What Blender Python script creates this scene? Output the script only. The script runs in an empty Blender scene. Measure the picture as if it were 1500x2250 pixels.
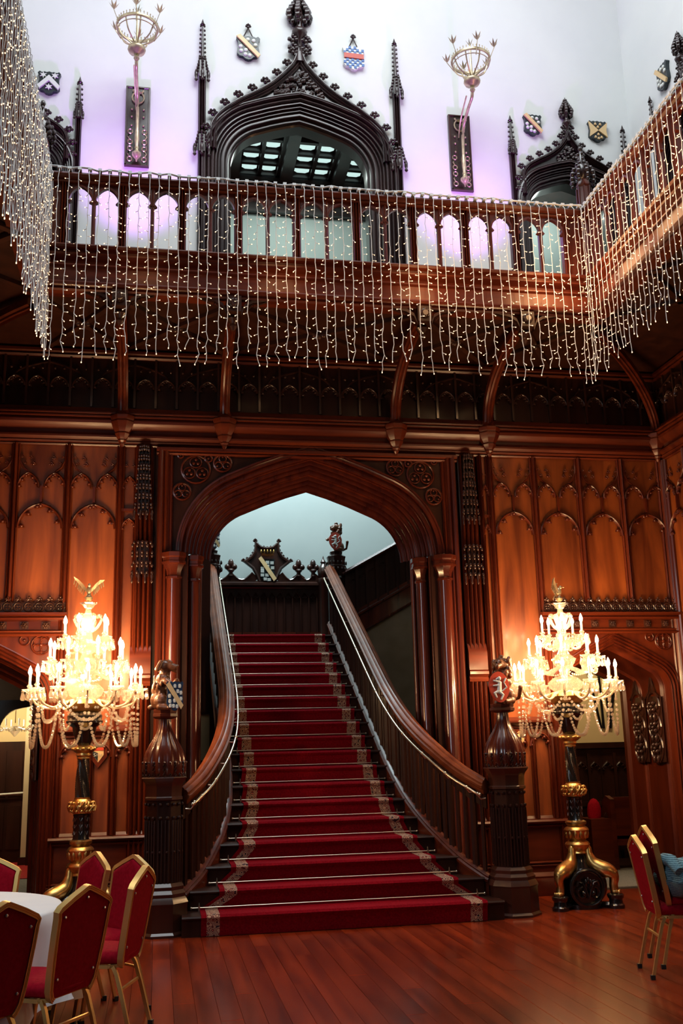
import bpy, bmesh, math, random
from math import sin, cos, pi, radians, sqrt, atan2, acos, hypot
from mathutils import Vector, Matrix
R = random.Random(7)
SC = bpy.context.scene
COL = SC.collection
# ------------------------------------------------------------------ camera
def make_camera():
    yaw, pit, rol = -0.181715, 0.230732, -0.025025
    fw = Vector((-sin(yaw)*cos(pit), cos(yaw)*cos(pit), sin(pit)))
    r = Vector((cos(yaw), sin(yaw), 0)); u = r.cross(fw)
    r2 = r*cos(rol)+u*sin(rol); u2 = -r*sin(rol)+u*cos(rol)
    cd = bpy.data.cameras.new('camera'); cam = bpy.data.objects.new('camera', cd)
    COL.objects.link(cam)
    m = Matrix.Identity(4)
    for i in range(3):
        m[i][0] = r2[i]; m[i][1] = u2[i]; m[i][2] = -fw[i]
    m.translation = (0, 0, 1.6)
    cam.matrix_world = m
    cd.sensor_fit = 'VERTICAL'; cd.sensor_height = 36; cd.sensor_width = 24
    cd.lens = 2214.985/2250*36
    cd.clip_start = .05; cd.clip_end = 100
    SC.camera = cam
make_camera()
# ------------------------------------------------------------------ world, light, exposure
w = bpy.data.worlds.new('world'); SC.world = w; w.use_nodes = True
w.node_tree.nodes['Background'].inputs[0].default_value = (.55, .68, .8, 1)
w.node_tree.nodes['Background'].inputs[1].default_value = .012
def lamp(kind, name, loc, energy, color, size=1, size_y=None, aim=None, **kw):
    l = bpy.data.lights.new(name, kind); l.energy = energy; l.color = color
    if kind == 'AREA':
        l.shape = 'RECTANGLE'; l.size = size; l.size_y = size_y or size
    else:
        l.shadow_soft_size = size
    for k, v in kw.items(): setattr(l, k, v)
    o = bpy.data.objects.new(name, l); COL.objects.link(o); o.location = loc
    if aim is not None:
        o.rotation_euler = (Vector(aim)-Vector(loc)).to_track_quat('-Z', 'Y').to_euler()
    return o
# roof lantern over the hall, tall window behind the camera, roof light over the stair hall
lamp('AREA', 'roof_lantern', (1.7, 6.4, 13.6), 620, (.90, .97, 1.0), 4.6, 5.0, (1.7, 6.9, 0))
lamp('AREA', 'hall_window', (0.5, -4.5, 7.5), 8, (.75, .88, 1.0), 3.0, 4.0, (2.0, 11, 5.5))
lamp('AREA', 'stair_roof_light', (2.0, 16.1, 9.3), 430, (.78, .96, 1.0), 3.0, .8, (1.9, 17.9, 5.0))
lamp('AREA', 'gallery_room_light', (1.7, 12.4, 9.7), 42, (.85, 1, .92), 1.6, 1.2, (1.7, 12.6, 0))
lamp('POINT', 'side_gallery_fill', (5.2, 11.9, 8.9), 24, (.85, 1, .92), .2)  # unseen fill added to brighten the plaster of the side room
lamp('AREA', 'table_daylight_fill', (-4.6, 2.2, 4.6), 95, (.78, .9, 1.0), 1.4, 2.2, (-.9, 6.4, .9))  # added cool fill for the table and chairs, no actual window
# unseen warm lamp added out of frame to the right to brighten the floor
lamp('POINT', 'right_warm_fill', (5.7, 5.4, 2.4), 50, (1.0, .58, .28), .3)
for x in (-.38, 3.68):
    lamp('SPOT', 'purple_uplighter', (x+.02, 10.15, 6.75), 350, (.62, .2, 1.0), .05, aim=(x, 10.95, 9.3), spot_size=radians(70), spot_blend=1)
SC.view_settings.view_transform = 'Standard'; SC.view_settings.look = 'None'
SC.view_settings.gamma = 1; SC.view_settings.use_curve_mapping = False
SC.view_settings.exposure = 0.0
SC.cycles.adaptive_threshold = .03; SC.cycles.max_bounces = 5; SC.cycles.diffuse_bounces = 3; SC.cycles.glossy_bounces = 3
SC.cycles.transparent_max_bounces = 16; SC.cycles.transmission_bounces = 4
SC.cycles.sample_clamp_indirect = 4; SC.cycles.caustics_reflective = False; SC.cycles.caustics_refractive = False
# ------------------------------------------------------------------ materials
def mat(name, col, rough=.5, metal=0, coat=0, spec=.5, emit=None, estr=0, sheen=0):
    m = bpy.data.materials.new(name); m.use_nodes = True
    b = m.node_tree.nodes['Principled BSDF']
    b.inputs['Base Color'].default_value = (*col, 1); b.inputs['Roughness'].default_value = rough
    b.inputs['Metallic'].default_value = metal; b.inputs['Coat Weight'].default_value = coat
    b.inputs['Coat Roughness'].default_value = .12
    b.inputs['Specular IOR Level'].default_value = spec
    if sheen: b.inputs['Sheen Weight'].default_value = sheen
    if emit: b.inputs['Emission Color'].default_value = (*emit, 1); b.inputs['Emission Strength'].default_value = estr
    return m
def noisy(m, c1, c2, scale=(4, 4, 4), detail=5, nscale=1.0, bump=0, rand=0, lo=.3, hi=.7, dist=0):
    nt = m.node_tree; N = nt.nodes; L = nt.links; b = N['Principled BSDF']
    tc = N.new('ShaderNodeTexCoord'); mp = N.new('ShaderNodeMapping'); mp.inputs['Scale'].default_value = scale
    L.new(tc.outputs['Object'], mp.inputs['Vector'])
    vec = mp.outputs['Vector']
    oi = N.new('ShaderNodeObjectInfo')
    ad = N.new('ShaderNodeVectorMath'); ad.operation = 'ADD'
    sc = N.new('ShaderNodeVectorMath'); sc.operation = 'SCALE'; sc.inputs[0].default_value = (17, 31, 23)
    L.new(oi.outputs['Random'], sc.inputs['Scale']); L.new(vec, ad.inputs[0]); L.new(sc.outputs[0], ad.inputs[1])
    nz = N.new('ShaderNodeTexNoise'); nz.inputs['Scale'].default_value = nscale; nz.inputs['Detail'].default_value = detail
    nz.inputs['Distortion'].default_value = dist
    L.new(ad.outputs[0], nz.inputs['Vector'])
    cr = N.new('ShaderNodeValToRGB'); cr.color_ramp.elements[0].color = (*c1, 1); cr.color_ramp.elements[1].color = (*c2, 1)
    cr.color_ramp.elements[0].position = lo; cr.color_ramp.elements[1].position = hi
    L.new(nz.outputs['Fac'], cr.inputs['Fac'])
    out = cr.outputs['Color']
    if rand:
        hs = N.new('ShaderNodeHueSaturation'); mr = N.new('ShaderNodeMapRange')
        mr.inputs['To Min'].default_value = 1-rand; mr.inputs['To Max'].default_value = 1+rand
        L.new(oi.outputs['Random'], mr.inputs['Value']); L.new(mr.outputs[0], hs.inputs['Value']); L.new(out, hs.inputs['Color']); out = hs.outputs['Color']
    L.new(out, b.inputs['Base Color'])
    if bump:
        bp = N.new('ShaderNodeBump'); bp.inputs['Strength'].default_value = bump; bp.inputs['Distance'].default_value = .01
        L.new(nz.outputs['Fac'], bp.inputs['Height']); L.new(bp.outputs[0], b.inputs['Normal'])
    return m
WOOD = noisy(mat('polished_mahogany', (.1, .03, .01), .34, coat=.2, spec=.4), (.045, .0058, .0026), (.125, .019, .005), (9, 9, .9), 6)
WOODH = noisy(mat('polished_mahogany_level', (.1, .03, .01), .34, coat=.08, spec=.35), (.048, .006, .0026), (.12, .020, .006), (.9, 9, 9), 6)
POLISH = noisy(mat('french_polished_mahogany', (.1, .03, .01), .2, coat=.55), (.040, .006, .004), (.10, .017, .007), (9, 9, .9), 6)
PANEL = noisy(mat('figured_mahogany_panel', (.2, .07, .02), .4, coat=.2), (.095, .016, .004), (.33, .080, .016), (6, 6, .7), 7, rand=.14, dist=.6)
DARK = noisy(mat('dark_carved_oak', (.03, .012, .008), .3, coat=.4), (.022, .008, .006), (.055, .018, .011), (8, 8, 2), 5)
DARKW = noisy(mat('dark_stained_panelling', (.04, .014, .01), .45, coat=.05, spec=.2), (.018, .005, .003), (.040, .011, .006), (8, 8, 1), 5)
EBON = noisy(mat('black_brown_gothic_wood', (.02, .01, .01), .3, coat=.3), (.016, .008, .008), (.035, .014, .013), (8, 8, 2), 5)
RAIL = noisy(mat('handrail_wood', (.15, .05, .03), .36, coat=.04, spec=.14), (.11, .022, .007), (.23, .062, .022), (9, 2, 9), 5)
FLOORW = noisy(mat('waxed_floor_board', (.12, .03, .01), .24, coat=.22, spec=.35), (.09, .009, .003), (.30, .036, .007), (9, .8, 9), 7, bump=.05, rand=.09)
PLAST = noisy(mat('pale_plaster', (.78, .8, .8), .85), (.76, .78, .79), (.82, .84, .83), (1.2, 1.2, 1.2), 4)
PLASTG = noisy(mat('grey_green_plaster', (.5, .6, .58), .85), (.50, .57, .56), (.56, .62, .60), (1.2, 1.2, 1.2), 4)
CREAM = noisy(mat('cream_plaster', (.6, .48, .26), .8), (.62, .48, .26), (.7, .55, .31), (1.2, 1.2, 1.2), 4)
CARPET = noisy(mat('crimson_carpet', (.3, .005, .012), .95, spec=.05), (.14, .0015, .006), (.24, .004, .011), (60, 60, 60), 3, bump=.3)
REDFLOOR = noisy(mat('red_fitted_carpet', (.3, .01, .01), .95), (.30, .006, .006), (.42, .012, .01), (40, 40, 40), 3)
RED = noisy(mat('red_upholstery', (.3, .004, .012), .85, spec=.08), (.26, .002, .011), (.36, .005, .018), (50, 50, 50), 3)
BRASS = mat('brass', (.75, .52, .25), .28, 1)
ROD = mat('pale_brass_rod', (.72, .62, .48), .3, 1)
GOLD = noisy(mat('gilded_metal', (.7, .42, .12), .34, 1), (.5, .27, .07), (.85, .55, .2), (14, 14, 14), 4)
OLDGOLD = mat('gold_lacquered_tube', (.80, .52, .18), .42, .75)
BLACK = mat('black_lacquer', (.012, .009, .008), .22, coat=.6)
RUBBER = mat('black_rubber', (.01, .01, .01), .6)
CANDLE = mat('white_candle_tube', (.85, .78, .65), .5, emit=(1, .7, .4), estr=.5)
FLAME = mat('lit_bulb', (1, .9, .7), .4, emit=(1, .72, .38), estr=70)
FAIRY = mat('lit_fairy_bulb', (1, .8, .5), .4, emit=(1, .62, .33), estr=2.8)
WIRE = mat('white_cable', (.70, .74, .76), .5)
STEEL = mat('steel', (.7, .7, .7), .3, 1)
CLOTH = noisy(mat('white_linen', (.8, .84, .88), .9), (.78, .82, .87), (.84, .87, .9), (3, 3, 3), 3)
NAVY = mat('navy_enamel', (.02, .04, .09), .35); WHITE = mat('white_enamel', (.75, .78, .74), .4); GOLDP = mat('gold_paint', (.80, .56, .28), .4)
REDP = mat('red_enamel', (.55, .06, .03), .4); BLUEP = mat('blue_enamel', (.04, .15, .42), .4); CHAR = mat('charcoal_enamel', (.015, .025, .03), .3)
CARVED = noisy(mat('carved_beast_wood', (.1, .04, .02), .4, coat=.3), (.09, .028, .012), (.22, .08, .03), (25, 25, 25), 4, bump=.5)
BRONZE = noisy(mat('old_brass_lamp', (.5, .4, .25), .34, .65), (.42, .33, .2), (.7, .58, .38), (14, 14, 14), 3)
MATG = noisy(mat('grey_doormat', (.2, .2, .2), .95), (.16, .16, .155), (.24, .235, .22), (50, 50, 50), 2)
GLASSW = mat('bright_skylight_pane', (.6, .8, .75), .3, emit=(.62, .86, .82), estr=.95)
def crystal():
    m = bpy.data.materials.new('cut_crystal'); m.use_nodes = True; nt = m.node_tree; N = nt.nodes; L = nt.links
    N.remove(N['Principled BSDF']); o = N['Material Output']
    g = N.new('ShaderNodeBsdfGlossy'); g.inputs['Roughness'].default_value = .1; g.inputs['Color'].default_value = (1, .95, .88, 1)
    t = N.new('ShaderNodeBsdfTransparent'); t.inputs['Color'].default_value = (.97, .95, .92, 1)
    tr = N.new('ShaderNodeBsdfTranslucent'); tr.inputs['Color'].default_value = (1, .92, .82, 1)
    a = N.new('ShaderNodeMixShader'); a.inputs[0].default_value = .5; L.new(g.outputs[0], a.inputs[1]); L.new(tr.outputs[0], a.inputs[2])
    b = N.new('ShaderNodeMixShader'); b.inputs[0].default_value = .5; L.new(t.outputs[0], b.inputs[1]); L.new(a.outputs[0], b.inputs[2])
    L.new(b.outputs[0], o.inputs['Surface']); return m
CRYS = crystal()
def border_mat():
    m = mat('patterned_carpet_border', (.3, .1, .05), .9); nt = m.node_tree; N = nt.nodes; L = nt.links; b = N['Principled BSDF']
    tc = N.new('ShaderNodeTexCoord'); mp = N.new('ShaderNodeMapping'); mp.inputs['Scale'].default_value = (1, 1, 1)
    L.new(tc.outputs['Object'], mp.inputs['Vector'])
    v = N.new('ShaderNodeTexVoronoi'); v.inputs['Scale'].default_value = 26; L.new(mp.outputs[0], v.inputs['Vector'])
    cr = N.new('ShaderNodeValToRGB'); e = cr.color_ramp.elements
    cr.color_ramp.interpolation = 'CONSTANT'
    e[0].color = (.60, .40, .26, 1); e[1].color = (.03, .01, .02, 1); e[1].position = .8
    for p, c in ((.13, (.30, .03, .02)), (.24, (.03, .012, .02)), (.36, (.50, .30, .19)), (.52, (.12, .02, .02)), (.62, (.4, .24, .16))):
        k = e.new(p); k.color = (*c, 1)
    L.new(v.outputs['Distance'], cr.inputs[0]); L.new(cr.outputs[0], b.inputs['Base Color']); return m
BORDER = border_mat()
def garment_mat():
    m = mat('blue_knit', (.1, .25, .3), .95); nt = m.node_tree; N = nt.nodes; L = nt.links; b = N['Principled BSDF']
    tc = N.new('ShaderNodeTexCoord'); wv = N.new('ShaderNodeTexWave'); wv.bands_direction = 'Z'; wv.inputs['Scale'].default_value = 26; wv.inputs['Distortion'].default_value = 2; wv.inputs['Detail Scale'].default_value = 3
    L.new(tc.outputs['Object'], wv.inputs['Vector'])
    cr = N.new('ShaderNodeValToRGB'); cr.color_ramp.elements[0].color = (.035, .09, .14, 1); cr.color_ramp.elements[1].color = (.20, .40, .47, 1)
    L.new(wv.outputs[0], cr.inputs[0]); L.new(cr.outputs[0], b.inputs['Base Color']); return m
KNIT = garment_mat()
# ------------------------------------------------------------------ mesh helpers
class MB:
    def __init__(s, mp=None): s.v = []; s.f = []; s.mp = mp
    def add(s, vs, fs):
        n = len(s.v)
        s.v += [tuple(s.mp(*p)) for p in vs] if s.mp else [tuple(p) for p in vs]
        s.f += [tuple(n+i for i in f) for f in fs]; return s
    def box(s, x0, x1, y0, y1, z0, z1):
        return s.add([(x, y, z) for x in (x0, x1) for y in (y0, y1) for z in (z0, z1)],
                     [(0, 1, 3, 2), (4, 6, 7, 5), (0, 4, 5, 1), (2, 3, 7, 6), (0, 2, 6, 4), (1, 5, 7, 3)])
    def loft(s, rings, close=True, caps=True):
        n = len(rings[0]); vs = [p for r in rings for p in r]; fs = []
        for i in range(len(rings)-1):
            for j in range(n if close else n-1):
                a = i*n+j; b = i*n+(j+1) % n; fs.append((a, b, b+n, a+n))
        if caps and close: fs += [tuple(range(n))[::-1], tuple((len(rings)-1)*n+i for i in range(n))]
        return s.add(vs, fs)
    def lathe(s, c, prof, n=16, rot=0, ax='z', fl=None):
        rings = []
        for r, h in prof:
            ring = []
            for k in range(n):
                a = 2*pi*k/n+rot; q = r*(fl(k) if fl else 1)
                if ax == 'z': ring.append((c[0]+q*cos(a), c[1]+q*sin(a), c[2]+h))
                elif ax == 'y': ring.append((c[0]+q*cos(a), c[1]+h, c[2]+q*sin(a)))
                else: ring.append((c[0]+h, c[1]+q*cos(a), c[2]+q*sin(a)))
            rings.append(ring)
        return s.loft(rings)
    def ball(s, c, r, n=8, m=5):
        rx, ry, rz = r if isinstance(r, (tuple, list)) else (r, r, r)
        rings = []
        for i in range(1, m):
            t = pi*i/m
            rings.append([(c[0]+rx*sin(t)*cos(2*pi*k/n), c[1]+ry*sin(t)*sin(2*pi*k/n), c[2]+rz*cos(t)) for k in range(n)])
        vs = [p for q in rings for p in q]; fs = []
        for i in range(m-2):
            for j in range(n):
                a = i*n+j; b = i*n+(j+1) % n; fs.append((a, b, b+n, a+n))
        t0 = len(vs); vs += [(c[0], c[1], c[2]+rz), (c[0], c[1], c[2]-rz)]
        for j in range(n):
            fs.append((t0, (j+1) % n, j)); k = (m-2)*n; fs.append((t0+1, k+j, k+(j+1) % n))
        return s.add(vs, fs)
    def tube(s, path, r, n=6, ref=(0, 0, 1), r2=None, rot=0, caps=True):
        P = [Vector(p) for p in path]; rings = []; pa = None
        for i, p in enumerate(P):
            t = (P[min(i+1, len(P)-1)]-P[max(i-1, 0)]).normalized()
            q = Vector(ref) if abs(t.dot(Vector(ref))) < .98 else Vector((1, 0, 0)) if abs(t.x) < .9 else Vector((0, 1, 0))
            a = t.cross(q).normalized()
            if pa is not None and abs(t.dot(Vector(ref))) > .93: a = (pa-t*pa.dot(t)).normalized()
            pa = a; b = a.cross(t).normalized()
            ra = r[i] if isinstance(r, (list, tuple)) else r; rb = (r2 if r2 is not None else ra)
            if isinstance(rb, (list, tuple)): rb = rb[i]
            rings.append([p+a*ra*cos(2*pi*k/n+rot)+b*rb*sin(2*pi*k/n+rot) for k in range(n)])
        return s.loft(rings, caps=caps)
    def bar(s, path, wa, wb, ref=(0, 0, 1)):     # rectangular bar, wa along the side, wb along ref
        return s.tube(path, wa/2*1.414, 4, ref, wb/2*1.414, rot=pi/4)
    def sweep(s, path, prof, y0, closed=False):    # path in XZ, profile (outward normal, forward depth)
        n = len(path); rings = []
        for i in range(n):
            d = []
            for a, b in ((i-1, i), (i, i+1)):
                if closed: a %= n; b %= n
                if a < 0 or b >= n: continue
                dx, dz = path[b][0]-path[a][0], path[b][1]-path[a][1]; L = hypot(dx, dz) or 1; d.append((-dz/L, dx/L))
            nx = sum(q[0] for q in d); nz = sum(q[1] for q in d); L = hypot(nx, nz) or 1; nx /= L; nz /= L
            k = 1/max(.5, nx*d[0][0]+nz*d[0][1])
            rings.append([(path[i][0]+nx*k*o, y0-dd, path[i][1]+nz*k*o) for o, dd in prof])
        if closed: rings.append(rings[0])
        return s.loft(rings, close=False)
    def prism(s, poly, y0, y1):                    # poly in XZ extruded along Y
        n = len(poly)
        vs = [(x, y0, z) for x, z in poly]+[(x, y1, z) for x, z in poly]
        fs = [tuple(range(n)), tuple(range(2*n-1, n-1, -1))]+[(i, (i+1) % n, n+(i+1) % n, n+i) for i in range(n)]
        return s.add(vs, fs)
    def mould(s, x0, x1, prof, m0=0, m1=0):        # closed profile (w outward, z), along first axis; m0/m1 mitre the ends by w
        n = len(prof)
        vs = [(x0+w*m0, w, z) for w, z in prof]+[(x1+w*m1, w, z) for w, z in prof]
        fs = [tuple(range(n)), tuple(range(2*n-1, n-1, -1))]+[(i, (i+1) % n, n+(i+1) % n, n+i) for i in range(n)]
        return s.add(vs, fs)
    def build(s, name, m, parent=None, smooth=0, org=None, **props):
        me = bpy.data.meshes.new(name)
        if parent is not None: o0 = wloc(parent)
        else:
            if org is None:
                xs = [p[0] for p in s.v]; ys = [p[1] for p in s.v]; zs = [p[2] for p in s.v]
                org = ((min(xs)+max(xs))/2, (min(ys)+max(ys))/2, min(zs))
            o0 = Vector(org)
        me.from_pydata([(x-o0[0], y-o0[1], z-o0[2]) for x, y, z in s.v], [], s.f)
        me.materials.append(m)
        if smooth:
            me.shade_smooth(); me.set_sharp_from_angle(angle=radians(smooth))
        o = bpy.data.objects.new(name, me); COL.objects.link(o)
        if parent is not None: o.parent = parent
        else: o.location = o0
        for k, v in props.items(): o[k] = v
        return o
def wloc(o):
    l = Vector((0, 0, 0))
    while o is not None: l = l+o.location; o = o.parent
    return l
def thing(name, label, cat, loc=(0, 0, 0), group=None, **kw):
    o = bpy.data.objects.new(name, None); COL.objects.link(o); o.location = loc; o.empty_display_size = .1
    o['label'] = label; o['category'] = cat
    if group: o['group'] = group
    for k, v in kw.items(): o[k] = v
    return o
def tag(o, label, cat, group=None):
    o['label'] = label; o['category'] = cat
    if group: o['group'] = group
    return o
def structure(name):
    o = bpy.data.objects.new(name, None); COL.objects.link(o); o['kind'] = 'structure'; return o
def copy_tree(o, parent=None):
    c = o.copy(); COL.objects.link(c); c.parent = parent
    for ch in list(o.children): copy_tree(ch, c)
    return c
def tudor(cx, half, zs, rise, r, n=9):             # four-centred arch, left springing to right
    c = (cx-half+r, zs); A = (cx, zs+rise); dx, dz = A[0]-c[0], A[1]-c[1]; D = hypot(dx, dz)
    th = atan2(dz, dx)+acos(min(1, r/D))
    L = [(c[0]+r*cos(pi+(th-pi)*i/n), c[1]+r*sin(pi+(th-pi)*i/n)) for i in range(n+1)]
    L += [(L[-1][0]*(1-t)+A[0]*t+(-(A[1]-L[-1][1]))*0.0, L[-1][1]*(1-t)+A[1]*t+.02*rise*sin(pi*t)) for t in (.33, .66)]
    return L+[A]+[(2*cx-x, z) for x, z in reversed(L)]
def lancet(cx, half, zs, rise, n=5):
    L = []
    for i in range(n+1):
        t = i/n; L.append((cx-half*cos(t*pi/2)**.85 if i < n else cx, zs+rise*sin(t*pi/2)**1.05))
    return L+[(2*cx-x, z) for x, z in reversed(L[:-1])]
def gothic(cx, half, zs, rise, n=6):               # two-centred pointed arch
    Rr = (half*half+rise*rise)/(2*half); c = cx-half+Rr; th = atan2(rise, cx-c)
    L = [(c+Rr*cos(pi+(th-pi)*i/n), zs+Rr*sin(pi+(th-pi)*i/n)) for i in range(n+1)]
    return L+[(2*cx-x, z) for x, z in reversed(L[:-1])]
def rolls(p0, p1, k, h, m=3, gap=.2):              # k rounded rolls with sunk quirks between two profile points
    out = []; dx, dy = p1[0]-p0[0], p1[1]-p0[1]; L = hypot(dx, dy); nx, ny = -dy/L, dx/L
    for i in range(k):
        for j in range(m+2):
            t = (i+gap/2+(1-gap)*j/(m+1))/k; b = sin(pi*j/(m+1))*h*1.3-h*.3
            out.append((p0[0]+dx*t+nx*b, p0[1]+dy*t+ny*b))
        if i < k-1: t = (i+1)/k; out.append((p0[0]+dx*t-nx*h*.9, p0[1]+dy*t-ny*h*.9))
    return [p0]+out+[p1]
def knob(mb, c, s, n=3):                           # carved leafy crocket
    x, y, z = c
    mb.ball((x, y, z), (s*.55, s*.5, s*.55), 6, 4)
    for a, l in ((0, .8), (pi/2, .9), (pi, .8), (pi*.25, .75), (pi*.75, .75))[:2+n]:
        mb.ball((x+cos(a)*s*l*.8, y-s*.35, z+sin(a)*s*l*.8), (s*.38, s*.35, s*.38), 5, 4)
def mould_(s, x0, x1, prof, m0=0, m1=0):
    n = len(prof)
    vs = [(x0+w*m0, -w, z) for w, z in prof]+[(x1+w*m1, -w, z) for w, z in prof]
    fs = [tuple(range(n)), tuple(range(2*n-1, n-1, -1))]+[(i, (i+1) % n, n+(i+1) % n, n+i) for i in range(n)]
    return s.add(vs, fs)
MB.mould = mould_
YB, XR, XL, XC = 11.05, 6.06, -2.68, 1.675
def Bk(u, y, z): return (u, YB+y, z)
def Rt(u, y, z): return (XR+y, YB-u, z)
def Lf(u, y, z): return (XL-y, YB-u, z)
# ================================================================== shell
flo = structure('floor')
MB().box(-9, 12, 3.5, 24, -.3, -.03).build('subfloor', DARKW, flo)
pm = {}
y_cuts = (5.2, 7.35, 9.5, 11.6)
for i in range(58):
    x0 = -1.9+i*.14; off = (i*37 % 11)*.17-.8
    ys = [5.2]+[y+off for y in (7.2, 9.4)]+[11.2]
    for a, b in zip(ys[:-1], ys[1:]):
        k = round(b-a, 2)
        if k not in pm:
            o = MB().box(-.0688, .0688, 0, b-a-.003, -.03, 0).build('plank', FLOORW, None, org=(0, 0, 0)); pm[k] = o.data
        else:
            o = bpy.data.objects.new('plank', pm[k]); COL.objects.link(o)
        o.parent = flo; o.location = (x0, a, R.uniform(-.0012, 0))
MB().box(-9, 12, 11.2, 24, -.03, -.002).build('inner_flooring', DARKW, flo)
MB().box(-6, -.6, 14.9, 22, -.002, .006).build('red_fitted_carpet', REDFLOOR, flo, label='red fitted carpet')
o = MB().box(-6, -1.0, 11.6, 14.8, -.002, .006).build('grey_entrance_matting', MATG, flo); o['label'] = 'grey entrance matting'
# upper plaster walls
def holed(mb, x0, x1, z0, z1, holes, y0=0, t=.3):
    """wall slab with arched holes [(path)] each path springing to springing, hole open to its base z"""
    cur = x0
    for path, zb in sorted(holes, key=lambda q: q[0][0][0]):
        a, b = path[0][0], path[-1][0]
        mb.box(cur, a, y0, y0+t, z0, z1)
        if zb > z0: mb.box(a, b, y0, y0+t, z0, zb)
        n = len(path)
        vs = []
        for x, z in path: vs += [(x, y0, z), (x, y0, z1), (x, y0+t, z), (x, y0+t, z1)]
        fs = []
        for i in range(n-1):
            k = 4*i; fs += [(k, k+4, k+5, k+1), (k+2, k+3, k+7, k+6), (k, k+2, k+6, k+4)]
        mb.add(vs, fs); cur = b
    mb.box(cur, x1, y0, y0+t, z0, z1)
    return mb
up_c = tudor(1.63, 1.16, 8.62, .95, .8, 12); up_s = lambda c: tudor(c, .72, 8.35, .59, .5)
wb = structure('wall_back')
holed(MB(Bk), XL, XR, 6.4, 14, [(up_c, 6.4), (up_s(-1.83), 6.4), (up_s(5.16), 6.4)]).build('upper_plaster', PLAST, wb)
wr = structure('wall_right')
holed(MB(Rt), 0, 9.5, 6.4, 14, [(up_s(1.46), 6.4), (up_s(4.4), 6.4)]).build('upper_plaster', PLAST, wr)
wl = structure('wall_left')
holed(MB(Lf), 0, 9.5, 6.4, 14, [(up_s(1.46), 6.4)]).build('upper_plaster', PLAST, wl)
MB().box(XL-.3, XR+.3, YB-9.5, YB+.3, 13.95, 14.1).build('ceiling', PLAST)['kind'] = 'structure'
# rooms behind the gallery arches
gr = structure('wall_gallery_room')
MB().box(-.9, 4.2, 13.7, 13.8, 6.3, 9.75).build('plaster', PLASTG, gr)
for x in (-1.0, 4.2): MB().box(x, x+.1, 11.36, 13.8, 6.3, 10.2).build('plaster', PLASTG, gr)
cc = MB(); cc.box(-1, 4.3, 13.55, 13.7, 9.62, 9.95); cc.box(-1, 4.3, 13.6, 13.7, 9.45, 9.62); cc.box(-1, 4.3, 13.45, 13.7, 9.87, 9.93)
cc.build('cornice', EBON, gr)
cl = structure('ceiling_gallery_room')
cb = MB()
for yy in (11.9, 12.3, 12.62, 12.92, 13.22, 13.52): cb.box(-1, 4.3, yy-.03, yy+.03, 9.99, 10.07)
for i in range(-2, 4):
    for q in (.04, .32): cb.box(1.07+i*.785+q-.02+.24, 1.07+i*.785+q+.03+.24, 11.36, 13.7, 9.97, 10.07)
    cb.box(1.07+i*.785-.20, 1.07+i*.785-.03, 11.36, 13.7, 9.84, 10.04)
cb.build('ceiling_beams', EBON, cl)
for i in range(-1, 3):
    for q in (.02, .30):
        for y0 in (12.1, 12.4, 12.70, 12.99, 13.30):
            x0 = 1.07+i*.785+q
            p = MB(); p.add([(x0, y0+.04, 10.05), (x0+.05, y0, 10.05), (x0+.17, y0, 10.05), (x0+.22, y0+.04, 10.05), (x0+.22, y0+.12, 10.05), (x0+.17, y0+.16, 10.05), (x0+.05, y0+.16, 10.05), (x0, y0+.12, 10.05)], [tuple(range(8))])
            if y0 > 12.5: p.build('skylight_pane', GLASSW, cl)
MB().box(-1, 4.3, 11.3, 13.8, 10.07, 10.15).build('ceiling_boards', EBON, cl)
sr = structure('wall_side_room')
MB().box(4.3, 8.5, 12.6, 12.7, 6.3, 9.25).build('plaster', PLASTG, sr)
MB().box(4.3, 4.4, 11.36, 12.7, 6.3, 9.25).build('plaster', PLASTG, sr)
MB().box(4.3, 8.5, 11.36, 12.7, 9.25, 9.35).build('boards', EBON, sr)
MB().box(-4.5, -1.0, 11.3, 12.7, 10.4, 10.5).build('boards', EBON, sr); MB().box(-4.5, -1.0, 12.6, 12.7, 6.3, 10.5).build('boards', DARKW, sr)
MB().box(7.0, 7.1, .5, 11.2, 6.3, 10.5).build('plaster', PLASTG, sr)
# black arched doorway seen through the balustrade in the small gallery room
dk = MB(Bk); pth = [(4.75, 6.4)]+tudor(5.1, .33, 7.35, .42, .25)[0:]+[(5.45, 6.4)]
dk.sweep(pth, [(0, -1.5), (0, -1.44), (.05, -1.42), (.1, -1.46), (.1, -1.5)], 0); dk.prism([(x, z) for x, z in pth], 1.5, 1.52)
dk.build('arched_door', EBON, sr)
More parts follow.
